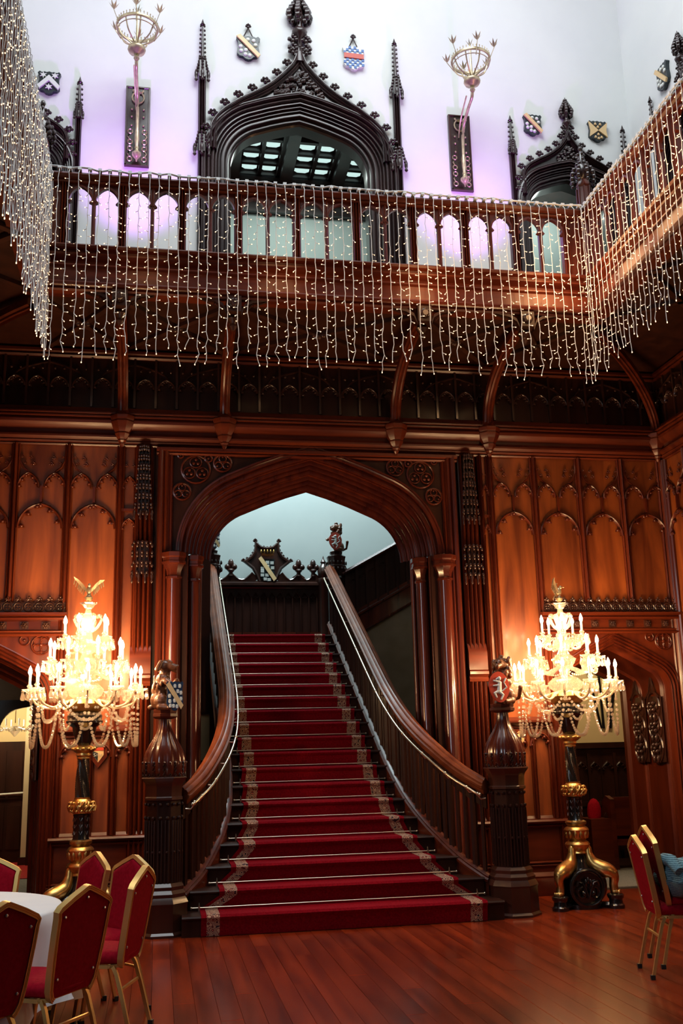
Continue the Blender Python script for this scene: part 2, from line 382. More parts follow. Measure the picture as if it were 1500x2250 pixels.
# ================================================================== panelled lower wall
def bead(w): return [(-w, .0), (-w, .02), (-w*.75, .035), (-w*.5, .02), (-w*.33, .045), (0, .06), (w*.33, .045), (w*.5, .02), (w*.75, .035), (w, .02), (w, 0)]
def mullion(par, mp, u, z0, z1, w=.045, mt=None):
    mb = MB(mp); mb.loft([[(u+a, -d, z) for a, d in bead(w)] for z in (z0, z1)], close=False)
    # pointed foot and head
    return mb.build('mullion', mt or WOOD, par, smooth=30)
TP = [(0, 0), (0, .03), (-.012, .04), (-.024, .03), (-.03, 0)]
def cusped(mb, path, y0=0, s=.016):
    mb.sweep(path, TP, y0)
    n = len(path)
    for t in (.12, .3, .44, .56, .7, .88):
        i = int(t*(n-1)); x, z = path[i]; cx = (path[0][0]+path[-1][0])/2
        q = .78 if t in (.12, .88) else .7
        mb.ball((cx+(x-cx)*q, y0-.025, z-.028), (s, s, s), 6, 4)
        if s > .015 and .2 < t < .8 or t in (.12, .88):
            j0, j1 = max(0, i-1), min(n-1, i+1); W_ = abs(path[-1][0]-path[0][0])
            c_ = (cx+(x-cx)*q, y0-.02, z-.03)
            for e in (path[j0], path[j1]):
                mb.tube([(e[0], y0-.012, e[1]), ((e[0]+c_[0])/2+(x-(e[0]+c_[0])/2)*.25, y0-.02, (e[1]+c_[2])/2+.004), c_], [s*.55, s*.5, s*.55], 5, (0, 1, 0))
            for da in (-1, 1): mb.ball((c_[0]+da*s*.9, y0-.02, c_[2]-s*.5), (s*.6,)*3, 5, 3)
def bay(par, mp, u0, u1, z0, mt=WOOD, pm_=None):
    W = u1-u0; c = (u0+u1)/2; pm_ = pm_ or PANEL
    MB(mp).box(u0, u1, .005, .05, z0, 4.97).build('panel', pm_, par)
    mb = MB(mp)
    if W > .35:
        big = gothic(c, W/2-.035, 4.0, .28, 8); cusped(mb, big, 0, .022)
        mb.box(c-.012, c+.012, -.035, 0, 4.29, 4.47)
        # board behind the spandrels of the big arch
        for sgn in (-1, 1):
            cs = c+sgn*W/4; cusped(mb, gothic(cs, W/4-.02, 4.46, .17, 6), 0, .018)
            og = [(cs, 4.63), (cs-sgn*(-.06), 4.68), (cs+sgn*.1, 4.76), (c+sgn*(W/2-.03), 4.9)]
            mb.tube([(x, -.02, z) for x, z in og], .011, 5)
            for q, (kx, kz, ks) in enumerate(((cs-sgn*.045, 4.72, .03), (cs-sgn*.02, 4.79, .026), (cs+sgn*.045, 4.73, .022), (cs+sgn*.075, 4.80, .02))): knob(mb, (kx, -.01, kz), ks, 2)
    else:
        cusped(mb, gothic(c, W/2-.012, 4.0, .13, 5), 0, .014); cusped(mb, gothic(c, W/2-.012, 4.46, .15, 5), 0, .014)
        mb.box(u0, u1, -.03, 0, 4.2, 4.23)
        for sgn in (-1, 1): knob(mb, (c+sgn*W*.2, -.01, 4.72), .022, 2)
    mb.build('tracery', mt, par, smooth=50)
RAILP = [(0, .70), (.03, .70), (.05, .72), (.03, .735), (.06, .75), (.075, .77), (.06, .79), (.02, .80), (0, .83)]
MIDP = [(0, .29), (.02, .29), (.04, .31), (.025, .325), (.045, .34), (.0, .36)]
def dado(par, mp, u0, u1):
    MB(mp).box(u0, u1, -.012, .05, .36, .70).build('lower_panel', WOODH, par)
    MB(mp).mould(u0, u1, RAILP).build('chair_rail', WOODH, par, smooth=30); MB(mp).mould(u0, u1, MIDP).build('mid_rail', WOODH, par, smooth=30)
    MB(mp).mould(u0, u1, [(0, 0), (.06, 0), (.06, .14), (.045, .18), (.05, .2), (.02, .24), (.02, .29), (0, .29)]).build('plinth', WOODH, par, smooth=30)
bays_l = [(-2.68, -2.13, 3.2), (-2.13, -1.57, 3.2), (-1.57, -1.01, 3.2), (-1.01, -.448, .8), (-.448, -.25, .8)]
bays_r = [(3.69, 3.816, .8), (3.816, 4.366, .8), (4.366, 4.936, 3.2), (4.936, 5.482, 3.2), (5.482, 6.06, 3.2)]
for a, b, z in bays_l+bays_r: bay(wb, Bk, a, b, z)
for u, z in ((-2.13, 3.2), (-1.57, 3.2), (-1.01, .8), (-.448, .8), (3.816, .8), (4.366, .8), (4.936, 3.2), (5.482, 3.2)): mullion(wb, Bk, u, z, 4.95)
for u, z in ((-.255, .8), (3.70, .8)): mullion(wb, Bk, u, z, 4.95, .03)
mullion(wb, Bk, 6.0, 0, 4.95, .05); mullion(wb, Bk, -2.62, 0, 4.95, .05)
MB(Bk).box(4.37, 4.50, .005, .05, .8, 3.2).build('panel', PANEL, wb); MB(Bk).box(-1.12, -1.01, .005, .05, .8, 3.2).build('panel', PANEL, wb)
dado(wb, Bk, -1.07, -.05); dado(wb, Bk, 3.42, 4.47)
# blind arcade rail behind the candelabra
for a, b, sub in ((-1.01, -.448, 2), (-.448, -.25, 1), (3.816, 4.366, 2)):
    MB(Bk).mould(a, b, [(0, 1.77), (.03, 1.78), (.03, 1.8), (.06, 1.82), (.08, 1.84), (.08, 1.86), (.02, 1.9), (0, 1.9)]).build('string_course', WOODH, wb, smooth=30)
    mb = MB(Bk)
    for k in range(sub):
        w0 = (b-a)/sub; cusped(mb, gothic(a+w0*(k+.5), w0/2-.01, 1.58, .15, 6), 0, .02)
    mb.build('tracery', WOOD, wb, smooth=50)
    if sub == 2: mullion(wb, Bk, (a+b)/2+.05, .8, 1.72, .03)
# right wall below the gallery
for i in range(5):
    bay(wr, Rt, i*.56+(.02 if i == 0 else 0), i*.56+.56, .8); mullion(wr, Rt, i*.56+.56, .8, 4.95)
mullion(wr, Rt, .05, 0, 4.95, .05); dado(wr, Rt, 0, 2.8)
for i in range(3): MB(Lf).box(i*1.2, i*1.2+1.2, .005, .05, 0, 4.97).build('panel', PANEL, wl)
# cornice
CORN = [(0, 4.94), (.02, 4.94), (.035, 4.955), (.02, 4.965), (.045, 4.975), (.055, 4.99), (.045, 5.0), (.06, 5.01), (.085, 5.03), (.085, 5.05), (.06, 5.06), (.04, 5.09),
        (.05, 5.12), (.10, 5.15), (.125, 5.18), (.13, 5.21), (.12, 5.23), (.10, 5.235), (.135, 5.25), (.135, 5.265), (.11, 5.27), (.14, 5.285), (.14, 5.30), (.07, 5.33), (.05, 5.38), (0, 5.38)]
o = MB(Bk).mould(XL, XR, CORN, 1, -1).build('trim_1', WOODH, smooth=28); o['kind'] = 'structure'
o = MB(Rt).mould(0, 4.5, CORN, 1, 0).build('trim_2', WOODH, smooth=28); o['kind'] = 'structure'
o = MB(Lf).mould(0, 4.5, CORN, 1, 0).build('trim_3', WOODH, smooth=28); o['kind'] = 'structure'
# cove wall with dark blind tracery, z 5.38 - 6.06
for par, mp, L0, L1 in ((wb, Bk, XL, XR), (wr, Rt, 0, 5.4), (wl, Lf, 0, 5.4)):
    MB(mp).box(L0, L1, 0, .06, 5.36, 6.3).build('cove_board', DARKW, par)
    MB(mp).mould(L0, L1, [(0, 5.98), (.02, 5.98), (.04, 6.0), (.02, 6.02), (.05, 6.04), (.05, 6.07), (0, 6.07)]).build('cove_moulding', WOODH, par, smooth=30)
    n = int((L1-L0)/.236)
    for g in range(0, n, 4):
        mb = MB(mp)
        for k in range(g, min(g+4, n)):
            c = L0+.118+k*.236; cusped(mb, gothic(c, .108, 5.62, .13, 5), 0, .016)
            mb.box(c-.13, c-.105, -.03, 0, 5.4, 5.98)
            for sx in (-.05, .05): mb.ball((c+sx, -.02, 5.84), .017, 6, 4)
        big = tudor(L0+(g+2)*.236, .4, 5.66, .27, .2, 6)
        mb.sweep([p for p in big if p[0] < L1], [(0, 0), (0, .025), (-.015, .03), (-.02, 0)], 0)
        mb.build('cove_tracery', DARK, par, smooth=50)
# soffit with crossing ribs
so = structure('ceiling_gallery_soffit')
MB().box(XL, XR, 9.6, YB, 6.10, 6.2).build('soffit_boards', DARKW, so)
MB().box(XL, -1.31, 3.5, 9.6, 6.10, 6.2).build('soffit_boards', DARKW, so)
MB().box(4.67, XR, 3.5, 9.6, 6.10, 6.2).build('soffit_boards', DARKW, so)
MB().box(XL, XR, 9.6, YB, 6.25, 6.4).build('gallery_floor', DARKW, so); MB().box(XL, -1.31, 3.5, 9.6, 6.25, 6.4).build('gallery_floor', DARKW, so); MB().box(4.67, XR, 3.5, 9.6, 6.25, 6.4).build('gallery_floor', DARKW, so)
xs = [-1.26, -.44, .69, 2.68, 3.81, 4.62]
for a, b in zip(xs[:-1], xs[1:]):
    for p, q in (((a, 9.65), (b, 10.95)), ((b, 9.65), (a, 10.95))):
        MB().bar([(p[0], p[1], 6.08), (q[0], q[1], 6.08)], .06, .05).build('soffit_rib', DARK, so)
    mb = MB(); knob(mb, ((a+b)/2, 10.3, 6.06), .08, 3); mb.build('soffit_rosette', DARK, so, smooth=60)
for s, mp in ((1, Rt), (-1, Lf)):
    for k in range(4):
        a, b = 1.5+k*1.15, 1.5+(k+1)*1.15
        for p, q in (((a, -1.4), (b, -.1)), ((b, -1.4), (a, -.1))):
            MB(mp).bar([(p[0], p[1], 6.08), (q[0], q[1], 6.08)], .06, .05).build('soffit_rib', DARK, so)
# curved brackets from corbels up to bosses under the gallery edge
def rib(name, label, P0, P1, zlow=5.32):
    t = thing(name, label, 'bracket', (P0[0], P0[1], 4.92), 'curved brackets under the gallery')
    d = Vector((P1[0]-P0[0], P1[1]-P0[1], 0))
    path = [Vector((P0[0], P0[1], 0))+d*(1-cos(a))+Vector((0, 0, zlow+(5.99-zlow)*sin(a))) for a in [pi/2*k/12 for k in range(13)]]
    side = Vector((-d.y, d.x, 0)).normalized()
    mb = MB()
    rings = []
    for i, p in enumerate(path):
        tg = (path[min(i+1, 12)]-path[max(i-1, 0)]).normalized(); nn = side.cross(tg)
        if nn.z > 0: nn = -nn
        rings.append([p+side*a+nn*b for a, b in ((-.055, -.05), (-.055, .02), (-.035, .035), (-.03, .055), (-.012, .06), (0, .085), (.012, .06), (.03, .055), (.035, .035), (.055, .02), (.055, -.05))])
    mb.loft(rings, close=False); mb.build('rib', WOODH, t, smooth=35)
    cb = MB(); c = (P0[0], P0[1]+.03, 0)
    cb.lathe(c, [(.012, 4.92), (.03, 4.95), (.03, 4.965), (.05, 4.985), (.045, 5.0), (.07, 5.03), (.085, 5.06), (.08, 5.08), (.10, 5.11), (.12, 5.15), (.135, 5.19), (.13, 5.21), (.14, 5.23), (.14, 5.26), (.09, 5.3), (.07, 5.36)], 8, pi/8)
    cb.build('corbel', WOODH, t, smooth=28)
    return t
bl = ['left of the stair arch', 'over the left side of the stair arch', 'over the right side of the stair arch', 'right of the stair arch']
for x, l in zip((-.44, .69, 2.68, 3.81), bl):
    t = rib('curved_bracket', 'curved timber bracket on stepped corbel '+l, (x, 10.93), (x, 9.68))
    mb = MB(); mb.lathe((x, 9.62, 0), [(.02, 5.78), (.045, 5.82), (.03, 5.85), (.07, 5.9), (.05, 5.94), (.085, 5.98), (.085, 6.06)], 8, pi/8); mb.build('pendant', DARK, t, smooth=40)
    bx = MB(); bx.box(x-.075, x+.075, 9.47, 9.62, 5.93, 6.10); bx.lathe((x, 9.47, 6.015), [(.055, 0), (.055, -.012), (.04, -.02)], 12, 0, 'y')
    bs = bx.build('boss', DARKW, t)
    mb = MB(); mb.lathe((x, 9.45, 6.015), [(.038, 0), (.03, -.012)], 10, 0, 'y')
    for k in range(8): mb.ball((x+.045*cos(k*pi/4), 9.452, 6.015+.045*sin(k*pi/4)), .009, 5, 3)
    mb.build('rosette', DARK, bs)
    for s in (-1, 1):
        wg = MB(); pts = [(x+s*.075, 5.9), (x+s*.11, 5.99), (x+s*.19, 6.04), (x+s*.34, 6.07)]
        wg.loft([[(px_, 9.5, pz), (px_, 9.56, pz), (px_, 9.56, min(6.1, pz+.035)), (px_, 9.5, min(6.1, pz+.035))] for px_, pz in pts])
        for q in (0, 1):
            a0, b0 = pts[q+1], pts[q+2]; m = ((a0[0]+b0[0])/2, (a0[1]+b0[1])/2)
            wg.tube([(a0[0], 9.52, a0[1]), (a0[0]+s*.015, 9.52, a0[1]-.035), (m[0]+s*.02, 9.52, m[1]-.012), (b0[0], 9.52, b0[1])], .007, 4)
        wg.build('cusped_spandrel', DARKW, t)
rib('curved_bracket', 'dark curved diagonal bracket rising out of the right corner of the hall', (5.97, 10.96), (4.68, 9.68))
rib('curved_bracket', 'dark curved diagonal bracket rising out of the left corner, behind the light curtain', (-2.59, 10.96), (-1.3, 9.68))
# ================================================================== stair arch
sa = thing('stair_arch', 'large dark mahogany four-centred archway in front of the staircase', 'archway', (XC, YB, 0))
AP = tudor(1.69, 1.14, 3.74, .86, .62, 12)
prof = [(-.02, -.46), (0, -.46)]+rolls((0, -.42), (.12, -.26), 3, .022)+rolls((.13, -.24), (.25, -.08), 3, .025)+rolls((.26, -.06), (.37, .05), 2, .03)+[(.39, .05), (.39, 0)]
MB(Bk).sweep(AP, prof, 0).build('archivolt', POLISH, sa, smooth=40)
# spandrels above the arch
def spandrel(mb, path, ztop, x0, x1, y=0, yb=.05):
    pts = [(x0, path[0][1])]+[p for p in path]+[(x1, path[-1][1])]
    vs = []; fs = []
    for x, z in pts: vs += [(x, y, z), (x, y, ztop)]
    for i in range(len(pts)-1): fs.append((2*i, 2*i+2, 2*i+3, 2*i+1))
    return mb.add(vs, fs)
outer = [(1.69+(x-1.69)*(1.14+.36)/1.14, 3.74+(z-3.74)*(.86+.36)/.86) for x, z in AP]
spandrel(MB(Bk), [(x, min(z, 4.9)) for x, z in outer], 4.92, .0, 3.36).build('spandrel_board', DARKW, sa)
jm = rolls((0, .0), (.15, .0), 3, .035)
for s in (-1, 1):
    u = XC+s*1.72
    mb = MB(Bk); ring = [(0, 0)]+rolls((0.0, .04), (.06, .07), 1, .02)+rolls((.07, .05), (.12, .05), 1, .02)+rolls((.13, .03), (.17, .02), 1, .015)+[(.17, 0)]
    mb.loft([[(u-s*a, -d, z) for a, d in ring] for z in (.0, 4.93)], close=False); mb.build('jamb', WOOD, sa, smooth=35)
    MB(Bk).box(*sorted((u-s*.10, u-s*.34)), -.01, .5, 0, 3.74).build('jamb_return', DARKW, sa)
    MB(Bk).box(*sorted((u-s*.1, u-s*.30)), .36, .5, 0, 3.74).build('jamb_return', DARKW, sa)
    c1 = MB(Bk).lathe((u-s*.19, -.03, 0), [(.12, 0), (.12, .3), (.10, .34), (.105, .4), (.085, .44), (.080, 3.45)], 24).build('column', POLISH, sa, smooth=40)
    c2 = MB(Bk).lathe((u-s*.41, .17, 0), [(.10, 0), (.10, .3), (.085, .34), (.09, .4), (.07, .44), (.068, 3.45)], 24).build('column', POLISH, sa, smooth=40)
    for (cx, cy, k) in ((u-s*.19, -.03, 1.0), (u-s*.41, .17, .85)):
        MB(Bk).lathe((cx, cy, 0), [(.08*k, 3.44), (.095*k, 3.45), (.095*k, 3.47), (.08*k, 3.48), (.085*k, 3.53), (.12*k, 3.60), (.14*k, 3.61), (.14*k, 3.63), (.13*k, 3.64), (.13*k, 3.67), (.145*k, 3.685), (.145*k, 3.73), (.10*k, 3.75)], 8, pi/8).build('capital', POLISH, sa, smooth=28)
    for (dx, dy, rr) in ((.28, .02, .022), (.32, .07, .03), (.48, .3, .03)):
        MB(Bk).lathe((u-s*dx, dy, 0), [(rr, 0), (rr, 3.74)], 10).build('shaft', WOOD, sa, smooth=50)
    # carved circles in the spandrel
    tr = MB(Bk)
    def ring_(cx, cz, rr, th=.012): tr.tube([(cx+rr*cos(a), -.015, cz+rr*sin(a)) for a in [2*pi*k/20 for k in range(21)]], th, 5, (0, 1, 0), caps=False)
    m = lambda x: XC+s*(x)      # distance from the centre
    for (dx, cz, rr) in ((1.30, 4.70, .16), (1.00, 4.78, .10), (1.45, 4.44, .095), (1.16, 4.83, .04), (1.47, 4.86, .03)):
        ring_(m(dx), cz, rr)
        if rr > .09:
            for k in range(3):
                a = pi/2+k*2*pi/3; rx, rz = m(dx)+rr*.52*cos(a), cz+rr*.52*sin(a); ring_(rx, rz, rr*.4, .008)
                for j in range(3 if rr > .12 else 1):
                    b = a+j*2*pi/3; tr.ball((rx+rr*.18*cos(b), -.02, rz+rr*.18*sin(b)), rr*.12, 6, 4)
        else: tr.ball((m(dx), -.02, cz), rr*.4, 6, 4)
    tr.build('spandrel_tracery', WOOD, sa, smooth=50)
mb = MB(Bk); mb.mould(-.06, 3.42, [(0, 4.86), (.03, 4.86), (.05, 4.875), (.035, 4.89), (.07, 4.905), (.07, 4.935), (0, 4.94)]); mb.build('head_moulding', WOODH, sa, smooth=30)
# wall over the door heads, and backing behind panels so nothing shows through
for a, b in ((-1.06, .0), (3.38, 4.44)): MB(Bk).box(a, b, .05, .35, 0, 5.0).build('backing', DARKW, wb)
# pilasters with carved canopies flanking the arch
for s in (-1, 1):
    u = XC+s*1.87
    t = thing('canopied_pilaster', 'slender carved pilaster with two filigree canopies '+('left' if s < 0 else 'right')+' of the stair arch', 'pilaster', (u, YB, 0))
    mb = MB(Bk); mb.loft([[(u+a, -d, z) for a, d in [(-.11, 0)]+rolls((-.1, .02), (.1, .02), 4, .03)+[(.11, 0)]] for z in (0, 4.95)], close=False); mb.build('shaft', WOOD, t, smooth=35)
    for z0, z1, w, nm in ((4.12, 4.95, .095, 'upper_canopy'), (3.42, 3.86, .105, 'lower_canopy')):
        mb = MB(Bk); n = int((z1-z0)/.055)
        mb.box(u-w*.5, u+w*.5, -.06, 0, z0+.08, z1)
        for i in range(n):
            z = z1-.02-i*.055; ww = w*(.45+.55*i/n) if nm == 'upper_canopy' else w*(1 if i % 4 else .85)
            for a in (-1, -.5, 0, .5, 1): mb.ball((u+a*ww, -.085-.03*(1-abs(a)), z+(.02 if i % 2 else 0)), (.017, .02, .024), 5, 4)
        for a in (-1, -.33, .33, 1): mb.lathe((u+a*w, -.11+.02*abs(a), 0), [(.004, z0-.03), (.016, z0-.01), (.008, z0+.01), (.02, z0+.05), (.01, z0+.08)], 6)
        for a in (-.75, -.25, .25, .75): mb.box(u+a*w*.8-.005, u+a*w*.8+.005, -.09, -.06, z0+.04, z1-.05)
        mb.build(nm, DARK, t, smooth=60)
    mb = MB(Bk); mb.mould(u-.11, u+.11, [(0, 2.28), (.05, 2.30), (.06, 2.33), (.045, 2.35), (.08, 2.38), (.08, 2.41), (.06, 2.43), (.06, 2.62), (.035, 2.70), (0, 2.74)])
    mb.build('bracket_block', WOODH, t, smooth=30)
# ================================================================== side doorways
def doorway(cx, label):
    t = thing('doorway', label, 'doorway', (cx, YB, 0))
    base = tudor(cx, .73, 2.2, .58, .34, 8); path = [(cx-.73, 0)]+base+[(cx+.73, 0)]
    pr_ = [(.06, 0), (.06, .03)]+rolls((.05, .035), (-.06, .02), 3, .014)+[(-.07, -.03)]+rolls((-.08, -.10), (-.10, -.2), 1, .02)+[(-.15, -.55)]+rolls((-.15, -.56), (-.17, -.62), 1, .015)+[(-.21, -.86), (-.25, -.88), (-.25, -.95)]
    MB(Bk).sweep(path, pr_, 0).build('arch_moulding', WOOD, t, smooth=38)
    outp = [(cx+(x-cx)*.79/.73, 2.2+(z-2.2)*.64/.58) for x, z in base]
    spandrel(MB(Bk), outp, 2.87, cx-.86, cx+.86, -.005).build('spandrel_board', WOOD, t)
    for s in (-1, 1):
        MB(Bk).box(*sorted((cx+s*.77, cx+s*.88)), -.005, .05, 0, 2.3).build('jamb', WOOD, t)
        mullion(t, Bk, cx+s*.80, 0, 2.87, .03).name = 'jamb_moulding'
        tr = MB(Bk); bx = cx+s*.62
        def ring2(qx, qz, rr, th=.008): tr.tube([(qx+rr*cos(a), -.02, qz+rr*sin(a)) for a in [2*pi*k/16 for k in range(17)]], th, 4, (0, 1, 0), caps=False)
        ring2(bx, 2.74, .10)
        for k in range(4): ring2(bx+.048*cos(k*pi/2+.78), 2.74+.048*sin(k*pi/2+.78), .04, .006)
        ring2(bx-s*.17, 2.79, .05); tr.ball((bx-s*.17, -.02, 2.79), .018, 6, 4); tr.ball((bx, -.02, 2.74), .02, 6, 4)
        for k in range(4): tr.ball((bx+.075*cos(k*pi/2), -.02, 2.74+.075*sin(k*pi/2)), .014, 5, 4)
        tr.build('spandrel_tracery', WOOD, t, smooth=50)
        # carved tracery set on the splayed reveal, z 1.4 - 2.2
        cv = MB()
        for i in range(2):
            yy = YB+.30+i*.32
            xx = cx+s*(.73-.095-.12*(yy-YB)/.86*1.0)
            for k in range(3):
                zc = 1.52+k*.24
                P = [(xx-s*.012, yy+.15*cos(a), zc+.17*sin(a)) for a in [pi*j/8 for j in range(9)]]
                cv.tube(P, .014, 5, (1, 0, 0), caps=False); cv.tube([(p[0], p[1], 2*zc-p[2]) for p in P], .012, 5, (1, 0, 0), caps=False)
                for a in range(4): cv.ball((xx-s*.03, yy+.055*cos(a*pi/2+.78), zc+.055*sin(a*pi/2+.78)), (.03, .018, .026), 6, 4)
                for a in (-1, 1): cv.ball((xx-s*.03, yy+a*.045, zc-.125), (.022, .016, .045), 6, 5); cv.ball((xx-s*.025, yy+a*.11, zc), (.02, .014, .04), 6, 4)
                cv.ball((xx-s*.035, yy, zc), (.03, .02, .02), 6, 4)
            cv.box(*sorted((xx-s*.002, xx+s*.014)), yy-.155, yy+.155, 1.36, 2.12)
            cv.tube([(xx-s*.02, yy-.16, 2.1), (xx-s*.03, yy-.05, 2.18), (xx-s*.02, yy, 2.34)], .014, 5, (1, 0, 0)); cv.tube([(xx-s*.02, yy+.16, 2.1), (xx-s*.03, yy+.05, 2.18), (xx-s*.02, yy, 2.34)], .014, 5, (1, 0, 0))
        cv.build('reveal_carving', DARK, t, smooth=60)
    # header: mouldings, rosettes, cresting
    MB(Bk).mould(cx-.88, cx+.88, [(0, 2.83), (.05, 2.83), (.07, 2.85), (.05, 2.87), (.06, 2.885), (.02, 2.9), (.02, 2.99), (.07, 3.0), (.09, 3.02), (.07, 3.035), (.11, 3.05), (.11, 3.075), (.03, 3.085), (0, 3.085)]).build('header_moulding', WOODH, t, smooth=30)
    r0 = None
    for i in range(7):
        ux = cx-.66+i*.22
        if r0 is None:
            q = MB(Bk)
            for k in range(6): q.ball((ux+.022*cos(k*pi/3), -.035, 2.945+.022*sin(k*pi/3)), (.017, .018, .017), 5, 4)
            q.ball((ux, -.05, 2.945), .014, 5, 4); q.box(ux-.045, ux+.045, -.03, -.015, 2.905, 2.985)
            r0 = q.build('rosette', DARK, t, smooth=60)
        else:
            c = r0.copy(); COL.objects.link(c); c.location.x += ux-(cx-.66)
    r0 = None
    for i in range(16):
        ux = cx-.80+i*.1067
        if r0 is None:
            q = MB(Bk); q.tube([(ux+.046*cos(a), -.06, 3.135+.046*sin(a)) for a in [2*pi*k/12 for k in range(13)]], .008, 4, (0, 1, 0), caps=False)
            for k in range(4): q.ball((ux+.02*cos(k*pi/2+.78), -.058, 3.135+.02*sin(k*pi/2+.78)), (.013, .014, .013), 5, 4)
            q.box(ux-.053, ux+.053, -.05, -.03, 3.085, 3.185)
            q.tube([(ux-.053, -.05, 3.18), (ux-.03, -.05, 3.19), (ux, -.05, 3.225)], .007, 4); q.tube([(ux+.053, -.05, 3.18), (ux+.03, -.05, 3.19), (ux, -.05, 3.225)], .007, 4)
            for dx, dz in ((0, 3.245), (-.02, 3.225), (.02, 3.225)): q.ball((ux+dx, -.05, dz), .014, 5, 4)
            r0 = q.build('cresting_quatrefoil', DARK, t, smooth=60)
        else:
            c = r0.copy(); COL.objects.link(c); c.location.x += i*.1067
    MB(Bk).box(cx-.86, cx+.86, -.012, .05, 2.86, 3.2).build('header_board', WOOD, t)
    return t
doorway(5.21, 'panelled arched doorway with rosettes and pierced cresting behind the right candelabrum')
doorway(-1.84, 'panelled arched doorway with rosettes and pierced cresting behind the left candelabrum')
# ================================================================== gallery balustrade
def Fr(u, y, z): return (u, 9.55+y, z)
def Rb(u, y, z): return (4.62+y, 9.55-u, z)
def Lb(u, y, z): return (-1.26-y, 9.55-u, z)
RAILTOP = [(-.08, 7.27), (.04, 7.27), (.05, 7.285), (.04, 7.30), (.07, 7.315), (.085, 7.34), (.07, 7.36), (.05, 7.37), (.03, 7.39), (-.05, 7.39), (-.08, 7.35)]
FASC = [(-.10, 6.07), (.05, 6.07), (.07, 6.085), (.05, 6.10), (.09, 6.12), (.10, 6.145), (.085, 6.165), (.055, 6.175), (.055, 6.32), (.085, 6.335), (.085, 6.35), (.05, 6.365), (.02, 6.38), (.015, 6.41),
        (.05, 6.43), (.09, 6.445), (.10, 6.46), (.08, 6.475), (.05, 6.485), (.06, 6.50), (.11, 6.515), (.125, 6.535), (.115, 6.55), (.07, 6.565), (-.10, 6.565)]
def balustrade(mp, posts, u0, u1, m0, m1, label, name='balustrade'):
    t = thing(name, label, 'balustrade', mp(u0, 0, 6.07))
    MB(mp).mould(u0, u1, RAILTOP, m0, m1).build('top_rail', WOODH, t, smooth=30)
    MB(mp).mould(u0, u1, FASC, m0, m1).build('fascia', WOODH, t, smooth=28)
    ends = [u0]+list(posts)+[u1]
    for i, p in enumerate(posts):
        mb = MB(mp); pts = [(-.042, .0)]+rolls((-.042, .02), (.042, .02), 3, .022)+[(.042, 0), (.042, -.05), (-.042, -.05)]
        mb.loft([[(p+a, -d, z) for a, d in pts] for z in (6.56, 7.28)]); mb.build('post', WOOD, t, smooth=35)
    for a, b in zip(posts[:-1], posts[1:]):
        c = (a+b)/2
        mb = MB(mp); pts = [(-.02, 0), (-.02, .015), (-.008, .02), (0, .035), (.008, .02), (.02, .015), (.02, 0), (.02, -.03), (-.02, -.03)]
        mb.loft([[(c+x, -d, z) for x, d in pts] for z in (6.56, 7.28)]); mb.build('baluster', WOOD, t, smooth=35)
        for q0, q1 in ((a+.04, c-.018), (c+.018, b-.04)):
            cx = (q0+q1)/2; h = (q1-q0)/2; path = gothic(cx, h, 7.07, .165, 6)
            mb = MB(mp); vs = []; n = len(path)
            for x, z in path: vs += [(x, -.012, z), (x, -.012, 7.28), (x, .02, z), (x, .02, 7.28)]
            fs = []
            for k in range(n-1):
                j = 4*k; fs += [(j, j+4, j+5, j+1), (j+2, j+3, j+7, j+6), (j, j+2, j+6, j+4)]
            mb.add(vs, fs); mb.sweep(path, [(.028, .012), (.02, .026), (0, .026), (0, .012)], 0)
            for sg, qx in ((1, q0), (-1, q1)): mb.add([(qx, -.02, 7.10), (qx+sg*.03, -.02, 7.065), (qx, -.02, 7.05), (qx, .015, 7.10), (qx+sg*.03, .015, 7.065), (qx, .015, 7.05)], [(0, 1, 2), (3, 5, 4), (0, 3, 4, 1), (1, 4, 5, 2)])
            mb.build('arch_head', WOOD, t, smooth=35)
    for a, b in ((u0, posts[0]), (posts[-1], u1)):
        if b-a > .06: MB(mp).box(a, b, .0, .03, 6.56, 7.28).build('end_panel', WOOD, t)
    return t
PF = [-1.01, -.44, .16, .74, 1.35, 1.99, 2.61, 3.19, 3.76, 4.35]
balustrade(Fr, PF, -1.26, 4.62, 1, -1, 'long mahogany gallery balustrade of pointed lights facing the hall, above the stair arch')
side = [.2]+[.2+.585*k for k in range(1, 9)]
balustrade(Rb, side, 0, 5.0, 1, 0, 'mahogany gallery balustrade on the right side of the hall behind warm fairy lights')
balustrade(Lb, side, 0, 5.0, 1, 0, 'mahogany gallery balustrade on the left side of the hall behind dense fairy lights')
